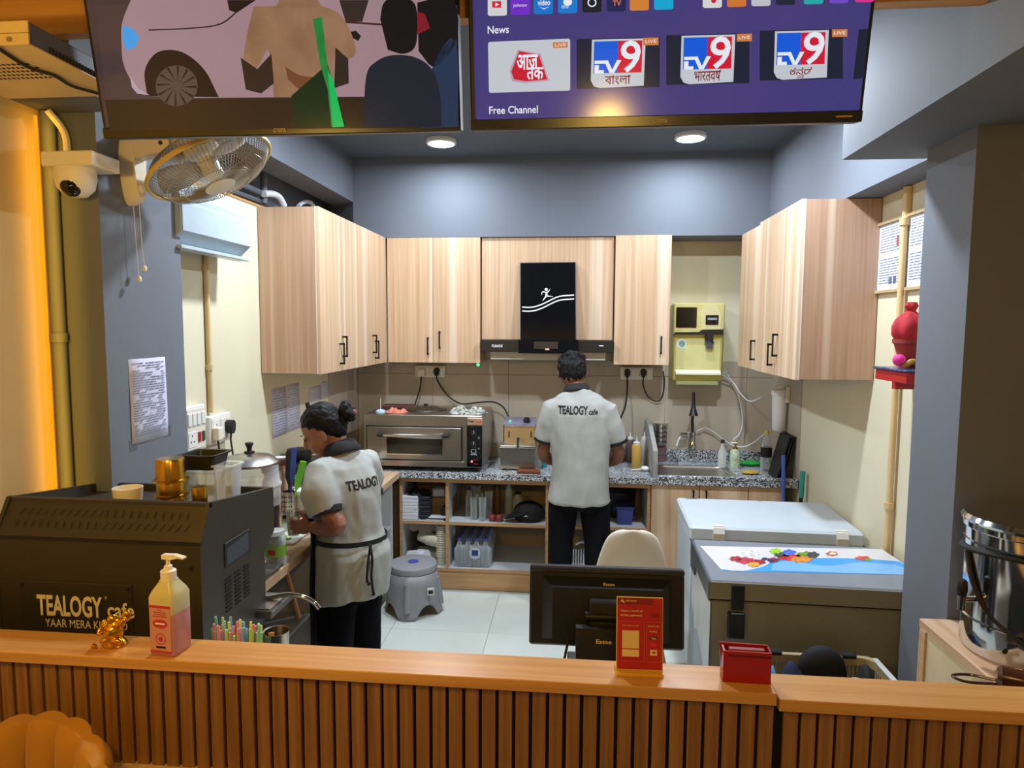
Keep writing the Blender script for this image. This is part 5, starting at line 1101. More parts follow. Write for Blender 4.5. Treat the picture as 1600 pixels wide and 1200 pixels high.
# label on the face toward the viewer-left
fx, fn = Vector((0, -hw-.0006, 0)), (0, -1, 0)
lb = MB().box((-hw+.005, -hw-.0008, .012), (hw-.006, -hw+.002, .128)).build('label', mat('san_label', 'cf8f86', .5), t)
for z0, z1 in ((.122, .128), (.012, .016)): MB().box((-hw+.005, -hw-.0014, z0), (hw-.006, -hw-.0006, z1)).build('label_band', mat('san_red', 'c0303a', .5), lb)
MB().lathe([(.020, 0), (.020, .0006)], (0, -hw-.0008, .083), 20, axis=(0, -1, 0), sy=.55).build('label_oval', 'san_red', lb)
MB().rings([[Vector((.014*math.cos(2*PI*k/20)+s*.0, -hw-.0012, .045+.014*math.sin(2*PI*k/20))) for k in range(20)] if s == 0 else [Vector((.012*math.cos(2*PI*k/20), -hw-.0012, .045+.012*math.sin(2*PI*k/20))) for k in range(20)] for s in (0, 1)], cap=False).build('label_ring', 'san_red', lb)
MB().ell((0, -hw-.001, .045), (.006, .0004, .007), 10, 6).build('label_heart', 'san_red', lb)
MB().box((-.013, -hw-.002, .0815), (.013, -hw-.0012, .0855)).build('label_name', 'print_white', lb)
for z, l in ((.116, .010), (.110, .034), (.105, .03), (.100, .038)): MB().box((-l/2, -hw-.0012, z), (l/2, -hw-.0008, z+.0022)).build('label_line', 'seal_red', lb)
MB().box((-.013, -hw-.0012, .022), (.013, -hw-.0008, .027)).build('label_line', 'print_black', lb)
# golden figurine
gp = at(180, 1008, Z=CT)
t = thing('figurine', 'small golden laughing figurine with raised sack on the counter ledge', 'figurine', (gp.x, gp.y, CT))
fb = MB()
fb.lathe([(.03, 0), (.031, .006), (.026, .014), (.02, .02)], n=20, sy=.75)
fb.ell((0, 0, .038), (.024, .02, .024)); fb.ell((-.002, -.006, .036), (.02, .018, .02)); fb.ell((-.003, -.002, .068), (.0125, .012, .0135)); fb.ell((0, 0, .054), (.022, .015, .01))
fb.ell((.018, 0, .058), (.012, .011, .012)); fb.ell((.031, .004, .076), (.012, .01, .016)); fb.tube([(.018, -.006, .05), (.028, -.012, .062), (.034, -.004, .072)], .006, 8)
fb.tube([(-.018, -.004, .052), (-.03, -.014, .042), (-.026, -.02, .034)], .0062, 8); fb.ell((-.03, .004, .045), (.008, .008, .02))
fb.ell((-.014, -.014, .018), (.016, .01, .009)); fb.ell((.014, -.014, .018), (.016, .01, .009)); fb.ell((-.011, .0, .071), (.004, .004, .006)); fb.ell((.008, .0, .071), (.004, .004, .006)); fb.ell((-.003, -.0135, .067), (.003, .003, .003))
me = remesh(fb, .0018, 2, 'body'); obj('body', me, 'gold', t)
MB().lathe([(.029, .0), (.031, .004), (.029, .008)], n=22, sy=.78).build('base', 'brass', t, True)
bd = MB()
for k in range(14):
    a = PI+PI*k/13; bd.ell((.017*math.cos(a)-.002, -.012+.010*math.sin(a)*.3-.006, .056+.010*math.sin(a)), (.0022, .0022, .0022), 6, 4)
bd.build('bead_necklace', 'brass', t, True)
o = MB().ell((0, 0, .006), (.008, .006, .006), 10, 7).build('gold_ingot', 'gold'); o.location = gp+Vector((-.040, -.022, 0)); tag(o, 'tiny golden ingot beside the figurine', 'ornament')
# red payment card stand
cp = at(999, 1054, Z=CT)
t = thing('payment_stand', 'upright red payment card stand with a cream code square on the ledge', 'sign', (cp.x, cp.y, CT), .03)
ctl = at(962, 935, Y=cp.y); cw = .107; chh = .178; lean = Matrix.Rotation(-math.radians(6), 4, 'X')
def C(a, b, c=0): return MB().box(a, b, c).xf(lean)
C((-cw/2, 0, .008), (cw/2, .003, chh), .001).build('board', mat('card_yellow', 'd8b25a', .4), t)
C((-cw/2+.002, -.0008, .012), (cw/2-.002, .0, chh-.002)).build('card_face', mat('card_red', 'b3201f', .45, var=.12, nscale=9), t)
MB().box((-cw/2, -.012, 0), (cw/2, .04, .008), .001).build('foot', mat('acry', 'd9a93a', .25), t)
mat('card_cream', 'e8c58a', .5)
def ctext(s_, x, z, w=None, h=None, m='card_cream', b=0):
    X = lean @ Vector((x, -.0014, z)); return text(s_, X, (1, 0, 0), lean.to_3x3() @ Vector((0, 0, 1)), m, t, w=w, h=h, bold=b, align='LEFT')
C((-cw/2+.002, -.0012, chh-.017), (cw*.28, -.0008, chh-.002)).build('header_band', mat('card_dark', '84191c', .5), t)
MB().prism([lean @ Vector(p) for p in ((-cw/2+.008, -.0014, chh-.013), (-cw/2+.0125, -.0014, chh-.004), (-cw/2+.019, -.0014, chh-.013), (-cw/2+.015, -.0014, chh-.013), (-cw/2+.012, -.0014, chh-.009))], (0, -.0004, 0)).build('logo_mark', 'card_cream', t)
ctext('AXIS BANK', -cw/2+.02, chh-.0085, .026, .0036, b=.02)
ctext('Open a world of', -cw/2+.009, .146, .05, .0062, b=.02); ctext('digital payments', -cw/2+.009, .136, .05, .0062, b=.02)
ctext('UPI', .026, .137, .017, .008, 'card_dark', .03)
for a, b in (((-cw/2+.004, .03), (.011, .122)), ((.016, .03), (cw/2-.004, .122))):
    f = MB()
    for p, q in (((a[0], a[1]), (b[0], a[1]+.0006)), ((a[0], b[1]-.0006), (b[0], b[1])), ((a[0], a[1]), (a[0]+.0006, b[1])), ((b[0]-.0006, a[1]), (b[0], b[1]))): f.box((p[0], -.0013, p[1]), (q[0], -.0009, q[1]))
    f.xf(lean).build('panel_line', mat('card_line', 'd06a50', .5), t)
ctext('Scan here to pay', -cw/2+.013, .1125, .038, .004, b=.01)
C((-cw/2+.013, -.0014, .06), (-cw/2+.052, -.001, .101)).build('code_square', 'card_cream', t)
C((-cw/2+.013, -.0014, .041), (-cw/2+.052, -.001, .0575)).build('name_strip', 'card_cream', t)
ctext('BHIM UPI', .0185, .1125, .026, .0036); ctext('RuPay', .022, .1, .018, .0052, b=.02)
C((.023, -.0014, .081), (.041, -.001, .0875)).build('badge', mat('badge_navy', '3c1c28', .5), t); ctext('VISA', .0255, .0843, .013, .0044, b=.03)
MB().lathe([(.0045, 0), (.0045, .0006)], lean @ Vector((.0295, -.001, .07)), 14, axis=(0, -1, 0)).build('badge_dot', mat('badge_red', 'e02a26', .5), t); MB().lathe([(.0045, 0), (.0045, .0005)], lean @ Vector((.0345, -.001, .07)), 14, axis=(0, -1, 0)).build('badge_dot', mat('badge_red2', 'd03a20', .5), t)
C((.024, -.0014, .045), (.04, -.001, .058)).build('badge', 'card_cream', t); C((.029, -.0017, .05), (.036, -.0013, .054)).build('badge_tick', 'card_dark', t)
# red open box
rp_ = at(1165, 1062, Z=CT)
t = thing('receipt_box', 'small glossy red bill box at the end of the ledge', 'box', (rp_.x, rp_.y+.004, CT), -.02)
MB().prism([(-.05, -.022, .004), (.05, -.022, .004), (.05, -.022, .074), (-.052, -.022, .074)], (0, .004, 0)).build('front_panel', mat('red_gloss', '9e1a1e', .2), t)
MB().prism([(-.052, .03, .0), (.05, .03, .0), (.05, .03, .078), (-.058, .03, .08)], (0, .004, 0)).shift((0, -.022, 0)).build('back_panel', 'red_gloss', t)
for x in (-.054, .047): MB().prism([(x, -.02, .0), (x, .012, .0), (x, .012, .077), (x, -.02, .073)], (.004, 0, 0)).build('side_panel', 'red_gloss', t)
MB().box((-.052, -.02, 0), (.05, .012, .004)).build('base', 'red_gloss', t)
MB().box((-.045, -.0232, .062), (.048, -.0218, .066)).build('slot_line', mat('red_dk', '6a0f14', .3), t)
MB().box((-.04, -.012, .004), (.04, .004, .074), .002).build('bill_stack', mat('red_cards', '8a1a1e', .5), t)
# straws and steel cup on the desk just behind the ledge
sp = at(372, 992, Y=1.63)
t = thing('straw_holder', 'steel holder behind the ledge packed with drinking straws', 'holder', (sp.x, 1.63, .8405)); MB().rings([rrect(.062, .032, .012, 0), rrect(.066, .034, .012, .125), rrect(.064, .032, .012, .125), rrect(.06, .03, .012, .004)]).build('holder', 'black_plastic', t, 40)
rnd = random.Random(11); cols = ['a8e888', 'e8e880', '8ae0d0', 'ec98b4', '8abcec', 'c8f0a0']
for k in range(42):
    i, j = k % 14, k//14; c = cols[rnd.randrange(6)]; m_ = mat('straw_'+c, c, .4, var=.02)
    p0 = Vector((sp.x-.054+.0083*i, 1.63-.018+.018*j, .846)); p1 = p0+Vector((rnd.uniform(-.012, .012)+(i-6.5)*.0022, rnd.uniform(-.008, .008), rnd.uniform(.192, .224)))
    o = MB().tube([(0, 0, 0), p1-p0], .0035, 6).build('drinking_straw', m_); o.location = p0
    nm = {'a8e888': 'green', 'e8e880': 'yellow', '8ae0d0': 'mint', 'ec98b4': 'pink', '8abcec': 'blue', 'c8f0a0': 'pale green'}[c]
    ORD = ['first', 'second', 'third', 'fourth', 'fifth', 'sixth', 'seventh', 'eighth', 'ninth', 'tenth', 'eleventh', 'twelfth', 'thirteenth', 'last']
    tag(o, nm+' straw, '+ORD[i]+' from the left in the '+['front', 'middle', 'rear'][j]+' row of the holder', 'straw', 'drinking straws in the holder')
sp2 = at(432, 990, Y=1.68)
t = thing('steel_cup', 'open steel cup holding small packets beside the straws', 'cup', (sp2.x, 1.68, .8405)); MB().lathe([(.03, 0), (.033, .18), (.035, .182), (.032, .18), (.029, .004)], n=24).build('cup', 'steel', t, True)
one('sugar_packet', MB().box((-.008, -.002, 0), (.008, .002, .17), .001), mat('sugar', 'c88a4a', .6), 'orange paper packet standing in the steel cup', 'packet', (sp2.x-.012, 1.675, .849), .4)
# ------------------------------------------------------------------ chest freezers
def freezer(name, label, x0, x1, y0, y1, zt, body, lidm, rz=0, lid=.075):
    t = thing(name, label, 'freezer', (x0, y0, 0), rz); w, d = x1-x0, y1-y0
    MB().box((.01, .012, .06), (w-.01, d-.01, zt-lid-.012), .006).build('body', body, t)
    MB().box((.012, .018, zt-lid-.014), (w-.012, d-.01, zt-lid)).build('seal', 'black_felt', t)
    MB().box((0, 0, zt-lid), (w, d, zt), .012).build('lid', lidm, t)
    MB().box((.03, .03, 0), (w-.03, d-.03, .06)).build('base', 'black_plastic', t)
    return t, w, d
mat('frz_white', 'c4ced8', .35, var=.03); mat('frz_cream', 'b9ab86', .45); mat('frz_grey', '8a8672', .4, var=.03); mat('frz_lid', '7e8491', .35); mat('frz_edge', '4a5258', .4)
t, w, d = freezer('chest_freezer', 'white chest freezer standing behind the grey one', .60, 1.455, 3.43, 4.02, .83, 'frz_white', 'frz_white', math.radians(-2))
for x in (.12, .72): MB().prism([(x, -.012, .765), (x, -.004, .765), (x, .004, .805), (x, .004, .836), (x, .03, .836), (x, .03, .831), (x, -.006, .829), (x, -.016, .80)], (.055, 0, 0)).build('lid_hinge', 'white_plastic', t)
for k, (x, y) in enumerate(((.05, .56), (.47, .57))): MB().box((x, y, .83), (x+.07 if k == 0 else x+.02, y+.012, .8315)).build('mark', mat('mark_g', '6a7480', .6), t)
t, w, d = freezer('display_freezer', 'grey chest freezer with fruit pictures printed on the lid', .555, 1.42, 2.68, 3.22, .83, 'frz_grey', 'frz_lid', math.radians(-2))
Wp = t
Rz = Matrix.Rotation(math.radians(-2), 3, 'Z'); base = Vector((.555, 2.68, 0))
def fz_(px, py, k=0): return Rz.inverted() @ (at(px, py, Z=.8305+.0003*k)-base)
def fpoly(pts, m, k, name='lid_print'):
    v = [fz_(a, b, k) for a, b in pts]; return MB().add(v, [tuple(range(len(v)))]).build(name, m, Wp)
fpoly([(1094, 853), (1378, 858), (1414, 882), (1414, 898), (1128, 891)], mat('fp_white', 'd6d4d6', .35), 0)
fpoly(cur([(1126, 889), (1160, 892), (1195, 884), (1206, 876), (1225, 871), (1260, 872), (1300, 872), (1350, 873), (1404, 877)])+[(1414, 882), (1414, 898), (1130, 892)], mat('fp_blue', '3f9ae0', .35), 1)
fpoly(cur([(1205, 891), (1210, 880), (1240, 876), (1270, 882), (1300, 884), (1340, 879), (1400, 882)])+[(1414, 888), (1414, 898)], mat('fp_lblue', '7ab4e8', .35), 2)
def fblob(cx_, cy_, rx, ry, c, k): fpoly([(cx_+rx*(1+.22*math.sin(3*i+cx_))*math.cos(2*PI*i/18), cy_+ry*(1+.22*math.sin(2.3*i+cy_))*math.sin(2*PI*i/18)) for i in range(18)], mat('fp_'+c, c, .4, var=.55, nscale=70), k)
for b in ((1150, 873, 10, 4, 'a83040', 3), (1165, 876, 14, 5, 'b8384a', 3), (1185, 878, 12, 4, 'a02038', 4), (1178, 882, 9, 4, 'd8a040', 5), (1208, 875, 9, 4, '8a2a50', 4), (1172, 866, 16, 6, 'e4dcd8', 2), (1212, 861, 9, 4, '9ac830', 5), (1233, 863, 10, 4.5, '4a6ad0', 5), (1222, 867, 12, 5, '3a4a48', 4), (1235, 871, 18, 5, 'c83438', 4), (1252, 874, 16, 5, 'd8843c', 5), (1258, 868, 14, 6, '6a8a30', 4), (1270, 867, 9, 5, '3f3f44', 5), (1300, 865, 9, 3.5, 'd86a50', 5), (1301, 865, 5, 2, 'e8d0c0', 6), (1348, 872, 12, 3.5, 'c84a48', 5), (1357, 874, 6, 2, '7a9a40', 6), (1195, 873, 5, 2, '30406a', 6), (1205, 876, 5, 2, '26305a', 6)): fblob(*b)
MB().box((.001, -.002, .756), (w-.001, .003, .826)).build('lid_front', 'frz_grey', t)
MB().box((-.003, .0, .745), (.006, d, .83), .003).build('lid_side_edge', 'frz_edge', t)
la = MB().box((.085, -.014, .72), (.135, .0, .822), .003).build('latch_upper', 'black_plastic', t); MB().box((.075, -.016, .60), (.14, .011, .705), .004).build('latch_lower', 'black_plastic', t); MB().box((.085, -.018, .704), (.135, -.006, .708)).build('latch_pin', 'steel', t)
MB().box((-.004, .40, .70), (.012, .53, .77), .004).build('side_grip', 'frz_edge', t)
MB().prism([(-.001+.009, .01, .05), (.008, d-.012, .05), (.008, d-.012, .74), (.008, .01, .74)], (-.001, 0, 0)).build('side_panel', mat('frz_side', 'bfc3c4', .4), t)
cv = smoothpath([(.0065, d-.02, .52), (.0065, d-.12, .44), (.0065, d-.2, .47), (.0065, d-.34, .42), (.0065, .012, .30)], 5)
MB().add(cv+[Vector((.0065, .012, .06)), Vector((.0065, d-.02, .06))], [tuple(range(len(cv)+2))]).build('side_wave', mat('frz_wave', '8d98a6', .4), t)
# ------------------------------------------------------------------ white shell chair
t = thing('shell_chair', 'white plastic shell chair turned to the kitchen', 'chair', (.285, 3.25, 0))
mat('shell', 'e6e1d4', .35, var=.02); sh = []; NX = 12
prof = [(-.30, .44, .20), (-.20, .43, .21), (-.08, .425, .22), (.02, .44, .225), (.075, .49, .215), (.10, .56, .20), (.115, .64, .185), (.128, .73, .165), (.135, .80, .145), (.138, .86, .12), (.139, .885, .085), (.139, .896, .04)]
for y, z, hw_ in prof:
    ring = []
    for i in range(NX+1):
        u = i/NX*2-1; cur_ = .03*u*u*(1 if z < .47 else .8)
        ring.append(Vector((hw_*u, -y-(cur_ if z >= .47 else 0)*-1, z+(cur_ if z < .47 else 0))))
    sh.append(ring)
mb = MB().add([p for r_ in sh for p in r_], [(i*(NX+1)+j, i*(NX+1)+j+1, (i+1)*(NX+1)+j+1, (i+1)*(NX+1)+j) for i in range(len(prof)-1) for j in range(NX)])
o = mb.build('shell', 'shell', t, 60); md = o.modifiers.new('s', 'SOLIDIFY'); md.thickness = .012; md = o.modifiers.new('b', 'SUBSURF'); md.levels = 1; md.render_levels = 1
for sx_ in (-1, 1):
    for sy_ in (-.12, .14): MB().tube([(sx_*.12, sy_*.7+.06, .42), (sx_*.21, sy_*1.6+.06, 0)], [.017, .011], 8).build('leg', mat('beech', 'b98f5e', .5), t, True)
# ------------------------------------------------------------------ POS monitor
DZ = .8405
t = thing('pos_monitor', 'black point of sale monitor seen from behind on the desk', 'monitor', (.10, 1.86, DZ), .012)
lean = Matrix.Translation((0, 0, .09)) @ Matrix.Rotation(math.radians(-8), 4, 'X')
def Mb(a, b, c=0): return MB().box(a, b, c).xf(lean)
Mb((-.222, 0, 0), (.222, .03, .225), .006).build('screen_case', 'black_plastic', t)
MB().rings([[lean @ Vector((sx_*a, y, z0 if sz < 0 else z1)) for sx_, sz in ((-1, -1), (1, -1), (1, 1), (-1, 1))] for a, y, z0, z1 in ((.185, 0, .02, .20), (.155, -.03, .03, .175))]).build('rear_bulge', 'black_plastic', t)
Mb((-.222, -.004, .21), (.222, .03, .228), .004).build('top_edge', mat('mon_edge', '2a2c33', .35), t)
Mb((-.05, -.07, .05), (.05, -.03, .15), .005).build('hinge_arm', 'black_plastic', t)
MB().tube([lean @ Vector((-.062, -.062, .105)), lean @ Vector((.062, -.062, .105))], .014, 12).build('hinge_barrel', 'black_metal', t, True)
MB().prism([(-.088, -.11, 0), (.088, -.11, 0), (.088, -.085, .185), (-.088, -.085, .185)], (0, .09, 0)).build('stand_box', mat('stand_blk', '232019', .45), t)
MB().box((-.11, -.13, 0), (.11, .13, .012), .004).build('stand_base', 'black_plastic', t)
text('Essae', lean @ Vector((.005, -.0005, .19)), (1, 0, 0), (0, .1, 1), mat('gold_letter', 'd8c06a', .5), t, w=.032, h=.0085, bold=.015, off=.032)
text('Essae', Vector((-.012, -.0905, .153)), (1, 0, 0), (0, .3, 1), 'gold_letter', t, w=.042, h=.011, bold=.015, off=.004)
cord('black cable hanging below the monitor', [lean.translation+Vector((.0, 1.86, .90)), Vector((-.02, 1.83, .90)), Vector((-.03, 1.80, .888))], .004)
one('paper_pile', MB().box((-.075, -.05, 0), (.075, .05, .06), .002), 'cream_plastic', 'pile of cream papers under the left of the monitor', 'papers', (-.05, 1.72, DZ), .05)
t = thing('card_reader', 'small black and white card reader beside the monitor', 'card reader', (.335, 1.80, DZ)); MB().box((-.035, -.06, 0), (.035, .06, .03), .005).build('case', 'white_plastic', t); MB().box((-.03, -.045, .03), (.012, .045, .034), .002).build('keypad', 'black_plastic', t)
# ------------------------------------------------------------------ laundry basket with clothes
t = thing('plastic_basket', 'beige slotted plastic basket in front of the grey freezer', 'basket', (.92, 2.34, 0))
t.scale = (.86, 1, 1)
mat('basket', 'b3a57e', .5); bz = .60
r0, r1 = rrect(.21, .17, .04, 0, 4), rrect(.26, .215, .05, bz, 4)
MB().rings([rrect(.265, .22, .05, bz-.03, 4), rrect(.275, .23, .05, bz, 4), rrect(.255, .21, .05, bz, 4), rrect(.255, .21, .05, bz-.03, 4)], cap=False).build('rim', 'basket', t, 40)
MB().rings([rrect(.21, .17, .04, 0, 4), rrect(.235, .195, .05, bz*.5, 4), rrect(.232, .192, .05, bz*.5, 4), rrect(.205, .165, .04, .01, 4)]).build('lower_wall', 'basket', t, 40)
bars = MB()
for s_ in (-1, 1):
    for i in range(27):
        x = -.215+.0165*i; bars.box((x-.004, s_*.216-.003, bz*.5), (x+.004, s_*.216+.003, bz-.028))
    for i in range(22):
        y = -.175+.0165*i; bars.box((s_*.256-.003, y-.004, bz*.5), (s_*.256+.003, y+.004, bz-.028))
bars.build('slats', 'basket', t, kind='stuff')
MB().rings([rrect(.26, .22, .05, bz*.5-.015, 4), rrect(.262, .222, .05, bz*.5+.01, 4), rrect(.25, .21, .05, bz*.5+.01, 4), rrect(.232, .192, .05, bz*.5-.015, 4)], cap=False).build('mid_band', 'basket', t, 40)
for x in (-.16, .16): MB().box((x-.03, .205, bz-.005), (x+.03, .235, bz+.012), .004).build('clip', 'rubber', t)
for s_ in (-1, 1): MB().box((s_*.262-.012, -.2, bz-.002), (s_*.262+.012, .2, bz+.01), .004).build('handle_bar', mat('bar_white', 'cfd0d0', .4), t)
rag('navy_clothes', 'heap of navy blue clothing in the basket', 'clothes', (.85, 2.37, .52), .13, .13, .11, mat('navy_c', '1c2240', .9, var=.25, nscale=30), 21, fr=.55)
rag('black_clothes', 'black clothing at the right of the basket', 'clothes', (1.04, 2.37, .52), .08, .13, .11, 'black_soft', 22, fr=.55)
rag('light_blue_cloth', 'small light blue cloth at the left of the basket', 'cloth', (.735, 2.40, .53), .03, .08, .08, mat('sky_c', '5a9ac8', .9), 23, fr=.55)
t = thing('round_bag', 'black round bag standing in the basket behind the clothes', 'bag', (.93, 2.48, .50)); MB().ell((0, 0, .075), (.09, .05, .10), 20, 12).build('bag', 'black_soft', t, True)
one('white_tag', MB().ell((0, 0, .004), (.025, .012, .006), 12, 6), 'foam', 'white oval tag on the navy clothing', 'tag', (.98, 2.30, .64), smooth=True)
# ------------------------------------------------------------------ right shelf with urn
t = thing('side_shelf', 'pale wooden side shelf at the right end of the counter', 'shelf', (1.5, 1.95, 0))
MB().box((-.34, -.36, .855), (.33, .325, .885), .003).build('top', 'pale_wood', t)
MB().box((-.335, -.33, 0), (-.315, .31, .855)).build('side_panel', mat('panel_cream', 'd8cba6', .6), t); MB().box((-.342, .28, 0), (-.316, .315, .855)).build('edge_post', 'pale_wood', t); MB().box((.3, -.33, 0), (.32, .31, .855)).build('side_panel', 'panel_cream', t); MB().box((-.315, .29, 0), (.3, .31, .855)).build('back_panel', 'panel_cream', t)
up = at(1590, 1010, Z=.886)
t = thing('tea_urn', 'polished steel tea urn with a black tap on the side shelf', 'urn', (1.36, 2.06, .8855)); ur = .17
MB().lathe([(ur*.96, 0), (ur, .012), (ur, .10), (ur+.004, .104), (ur, .108), (ur, .33), (ur+.004, .334), (ur, .338), (ur, .37), (ur+.008, .375), (ur+.008, .39), (ur, .394)], n=40).build('body', 'chrome', t, True)
l_ = MB().lathe([(ur+.012, .392), (ur+.014, .40), (ur+.006, .412), (ur*.7, .425), (.03, .43)], n=40).build('lid', 'chrome', t, True)
MB().lathe([(.022, .43), (.018, .44), (.024, .455), (.02, .462)], n=16).build('lid_knob', 'black_plastic', t, True)
tx = Vector((-ur+.005, -.03, .17))
tp = MB().tube([tx+Vector((.01, 0, 0)), tx+Vector((-.05, -.01, 0))], .009, 10).build('tap', 'chrome', t, True); MB().lathe([(.011, -.03), (.011, .012)], tx+Vector((-.05, -.01, 0)), 12).build('spout', 'chrome', tp, True); MB().lathe([(.012, .012), (.015, .03), (.013, .055), (.01, .06)], tx+Vector((-.05, -.01, 0)), 12).build('lever', 'black_plastic', tp, True)
MB().tube(smoothpath([(-ur-.004, .02, .30), (-ur-.006, -.02, .22), (-ur*.9, -.07, .14), (-.09, -.155, .08), (.0, -.182, .05)]), .007, 8).build('power_cable', 'rubber', t, True)
MB().tube([( (ur+.006)*math.cos(a), (ur+.006)*math.sin(a), .31+.012*math.sin(a*2)) for a in [PI*.75+PI*k/14 for k in range(15)]], .008, 8).build('strap', 'rubber', t, True)
MB().lathe([(.006, 0), (.006, .003)], (-.13, -.112, .05), 10, axis=(-.7, -.7, 0)).build('button', 'black_plastic', t)
MB().box((-.01, -.177, .012), (.06, -.166, .035)).build('sticker', mat('urn_stick', 'b8502a', .5), t)
t = thing('brown_thermos', 'glossy brown bottle with a cord loop lying by the urn', 'flask', (1.225, 1.80, .8855+.034)); mat('brown_gl', '4a2a20', .2)
MB().lathe([(.02, -.09), (.03, -.08), (.032, -.02), (.034, -.015), (.034, .07), (.03, .08)], n=20, axis=(.9, -.4, 0)).build('flask', 'brown_gl', t, True); MB().lathe([(.0345, -.012), (.0352, -.008), (.0345, -.004)], n=20, axis=(.9, -.4, 0)).build('ring', 'chrome', t, True)
MB().tube(smoothpath([(-.08, .03, -.02), (-.15, .05, -.028), (-.17, .08, -.028), (-.12, .09, -.028), (-.07, .05, -.02)]), .004, 6).build('cord_loop', 'brown_gl', t, True)
# ------------------------------------------------------------------ velvet bar chair at lower left
t = thing('velvet_armchair', 'mustard velvet armchair with a channelled shell back at the counter foot', 'chair', (-1.21, 1.12, 0))
mat('velvet', 'b27a1a', .8, var=.12, nscale=6, sheen=.2)
NR = 9
def TOP(a): return .60+.335*max(0, math.cos((a-PI*.5)*.8))**.75
for k in range(NR):
    a0 = PI*.5+(k-NR/2)*.32; NAa = 6; rings_ = []
    for z in (0, .3, .6, .85, .96, 1):
        ring = []
        for side in (1, -1):
            for i in (range(NAa+1) if side == 1 else range(NAa, -1, -1)):
                u = i/NAa; aa = a0+.32*u; bul = .014*math.sin(PI*u)**.6; th = (.026+bul)*(1 if z < .9 else (.85 if z < 1 else .45))
                zz = .38+(TOP(aa)-.38)*z; rr = .235+side*th+.03*(zz-.4); ring.append(Vector((rr*math.cos(aa), rr*math.sin(aa), zz+(.008*math.sin(PI*u) if z > .9 else 0))))
        rings_.append(ring)
    MB().rings(rings_).build('back_channel', 'velvet', t, 50)
MB().lathe([(.20, .36), (.22, .38), (.22, .44), (.2, .46), (.02, .465)], n=28).build('seat', 'velvet', t, True)
MB().lathe([(.03, .03), (.03, .36)], n=14).build('column', 'brass', t, True); MB().lathe([(.21, 0), (.21, .012), (.05, .03)], n=28).build('base', 'brass', t, True)
# ------------------------------------------------------------------ people
from mathutils import noise
Z1 = Vector((0, 0, 1))
mat('polo', 'a4a6a3', .85, var=.04, nscale=30, bump=.15); mat('polo_black', '1a1a1e', .85); mat('trouser', '101016', .95, spec=.12, var=.12, nscale=20)
mat('skin_man', '7d5038', .5, var=.06, nscale=12); mat('skin_woman', '93604a', .5, var=.06, nscale=12); mat('hair', '0d0b0e', .62, spec=.25, var=.25, aniso=(120, 120, 15))
def oval(c, u, w, a, b, n=24): return [Vector(c)+u*(a*math.cos(2*PI*k/n))+w*(b*math.sin(2*PI*k/n)) for k in range(n)]
def hand(mb, w, d, n, thumb, curl=.5, s=1.0):
    w, d, n = Vector(w), Vector(d).normalized(), Vector(n).normalized(); n = (n-d*n.dot(d)).normalized(); sd = d.cross(n); th = 1 if Vector(thumb).dot(sd) > 0 else -1
    q = Matrix((sd, d, n)).transposed()
    mb.ell(w+d*.045*s, (.038*s, .052*s, .016*s), 14, 9, q)
    for i, (off, ln) in enumerate(((.029, .072), (.010, .082), (-.010, .077), (-.028, .060))):
        p = w+d*.085*s+sd*(off*th*s)-d*(.008*s if i == 3 else 0); pts = [w+d*.055*s+sd*(off*.85*th*s), p]; a = .25*curl
        for j, f in enumerate((.45, .32, .23)):
            a += curl*(.75 if j else .55); v = (d*math.cos(a)+n*math.sin(a)+sd*(off*th*2.2)).normalized(); p = p+v*ln*f*s; pts.append(p)
        mb.tube(pts, [.0095*s, .0093*s, .0085*s, .0078*s, .0062*s], 8)
    p0 = w+d*.022*s+sd*(.026*th*s); p1 = p0+(d*.55+sd*th*.75+n*.25).normalized()*.036*s; p2 = p1+(d*.75+sd*th*.3+n*.55*curl).normalized()*.032*s; p3 = p2+(d*.8+n*.7*curl).normalized()*.024*s
    mb.tube([w+d*.02*s, p0, p1, p2, p3], [.012*s, .0125*s, .011*s, .0098*s, .007*s], 8)
def limb(mb, pts, rr, n=14, k=5):
    P_ = smoothpath(pts, k); R_ = [p.x for p in smoothpath([(r, 0, 0) for r in rr], k)]; return mb.tube(P_, R_, n)
def folds(me, amp, sc, seed=0, zs=(1, 1, .45)):
    for v, nrm in zip(me.vertices, [Vector(x.vector) for x in me.vertex_normals]):
        p = Vector((v.co.x*zs[0], v.co.y*zs[1], v.co.z*zs[2]))*sc+Vector((seed, seed*.7, 0)); v.co += nrm*amp*noise.fractal(p, 1.0, 2.0, 3)
    me.update(); return me
def decal(me_t, o, right, up, dirn, bvh, m, parent, off=.0022, name='lettering', root=Vector()):
    X = frame_xf(o, right, up)
    for v in me_t.vertices:
        p = X @ v.co; h = bvh.ray_cast(p-dirn*.3, dirn, 1.0)
        v.co = (h[0]-dirn*off) if h[0] else p
    me_t.update(); return obj(name, me_t, m, parent)
def tree(me): return BVHTree.FromPolygons([v.co.copy() for v in me.vertices], [tuple(p.vertices) for p in me.polygons])
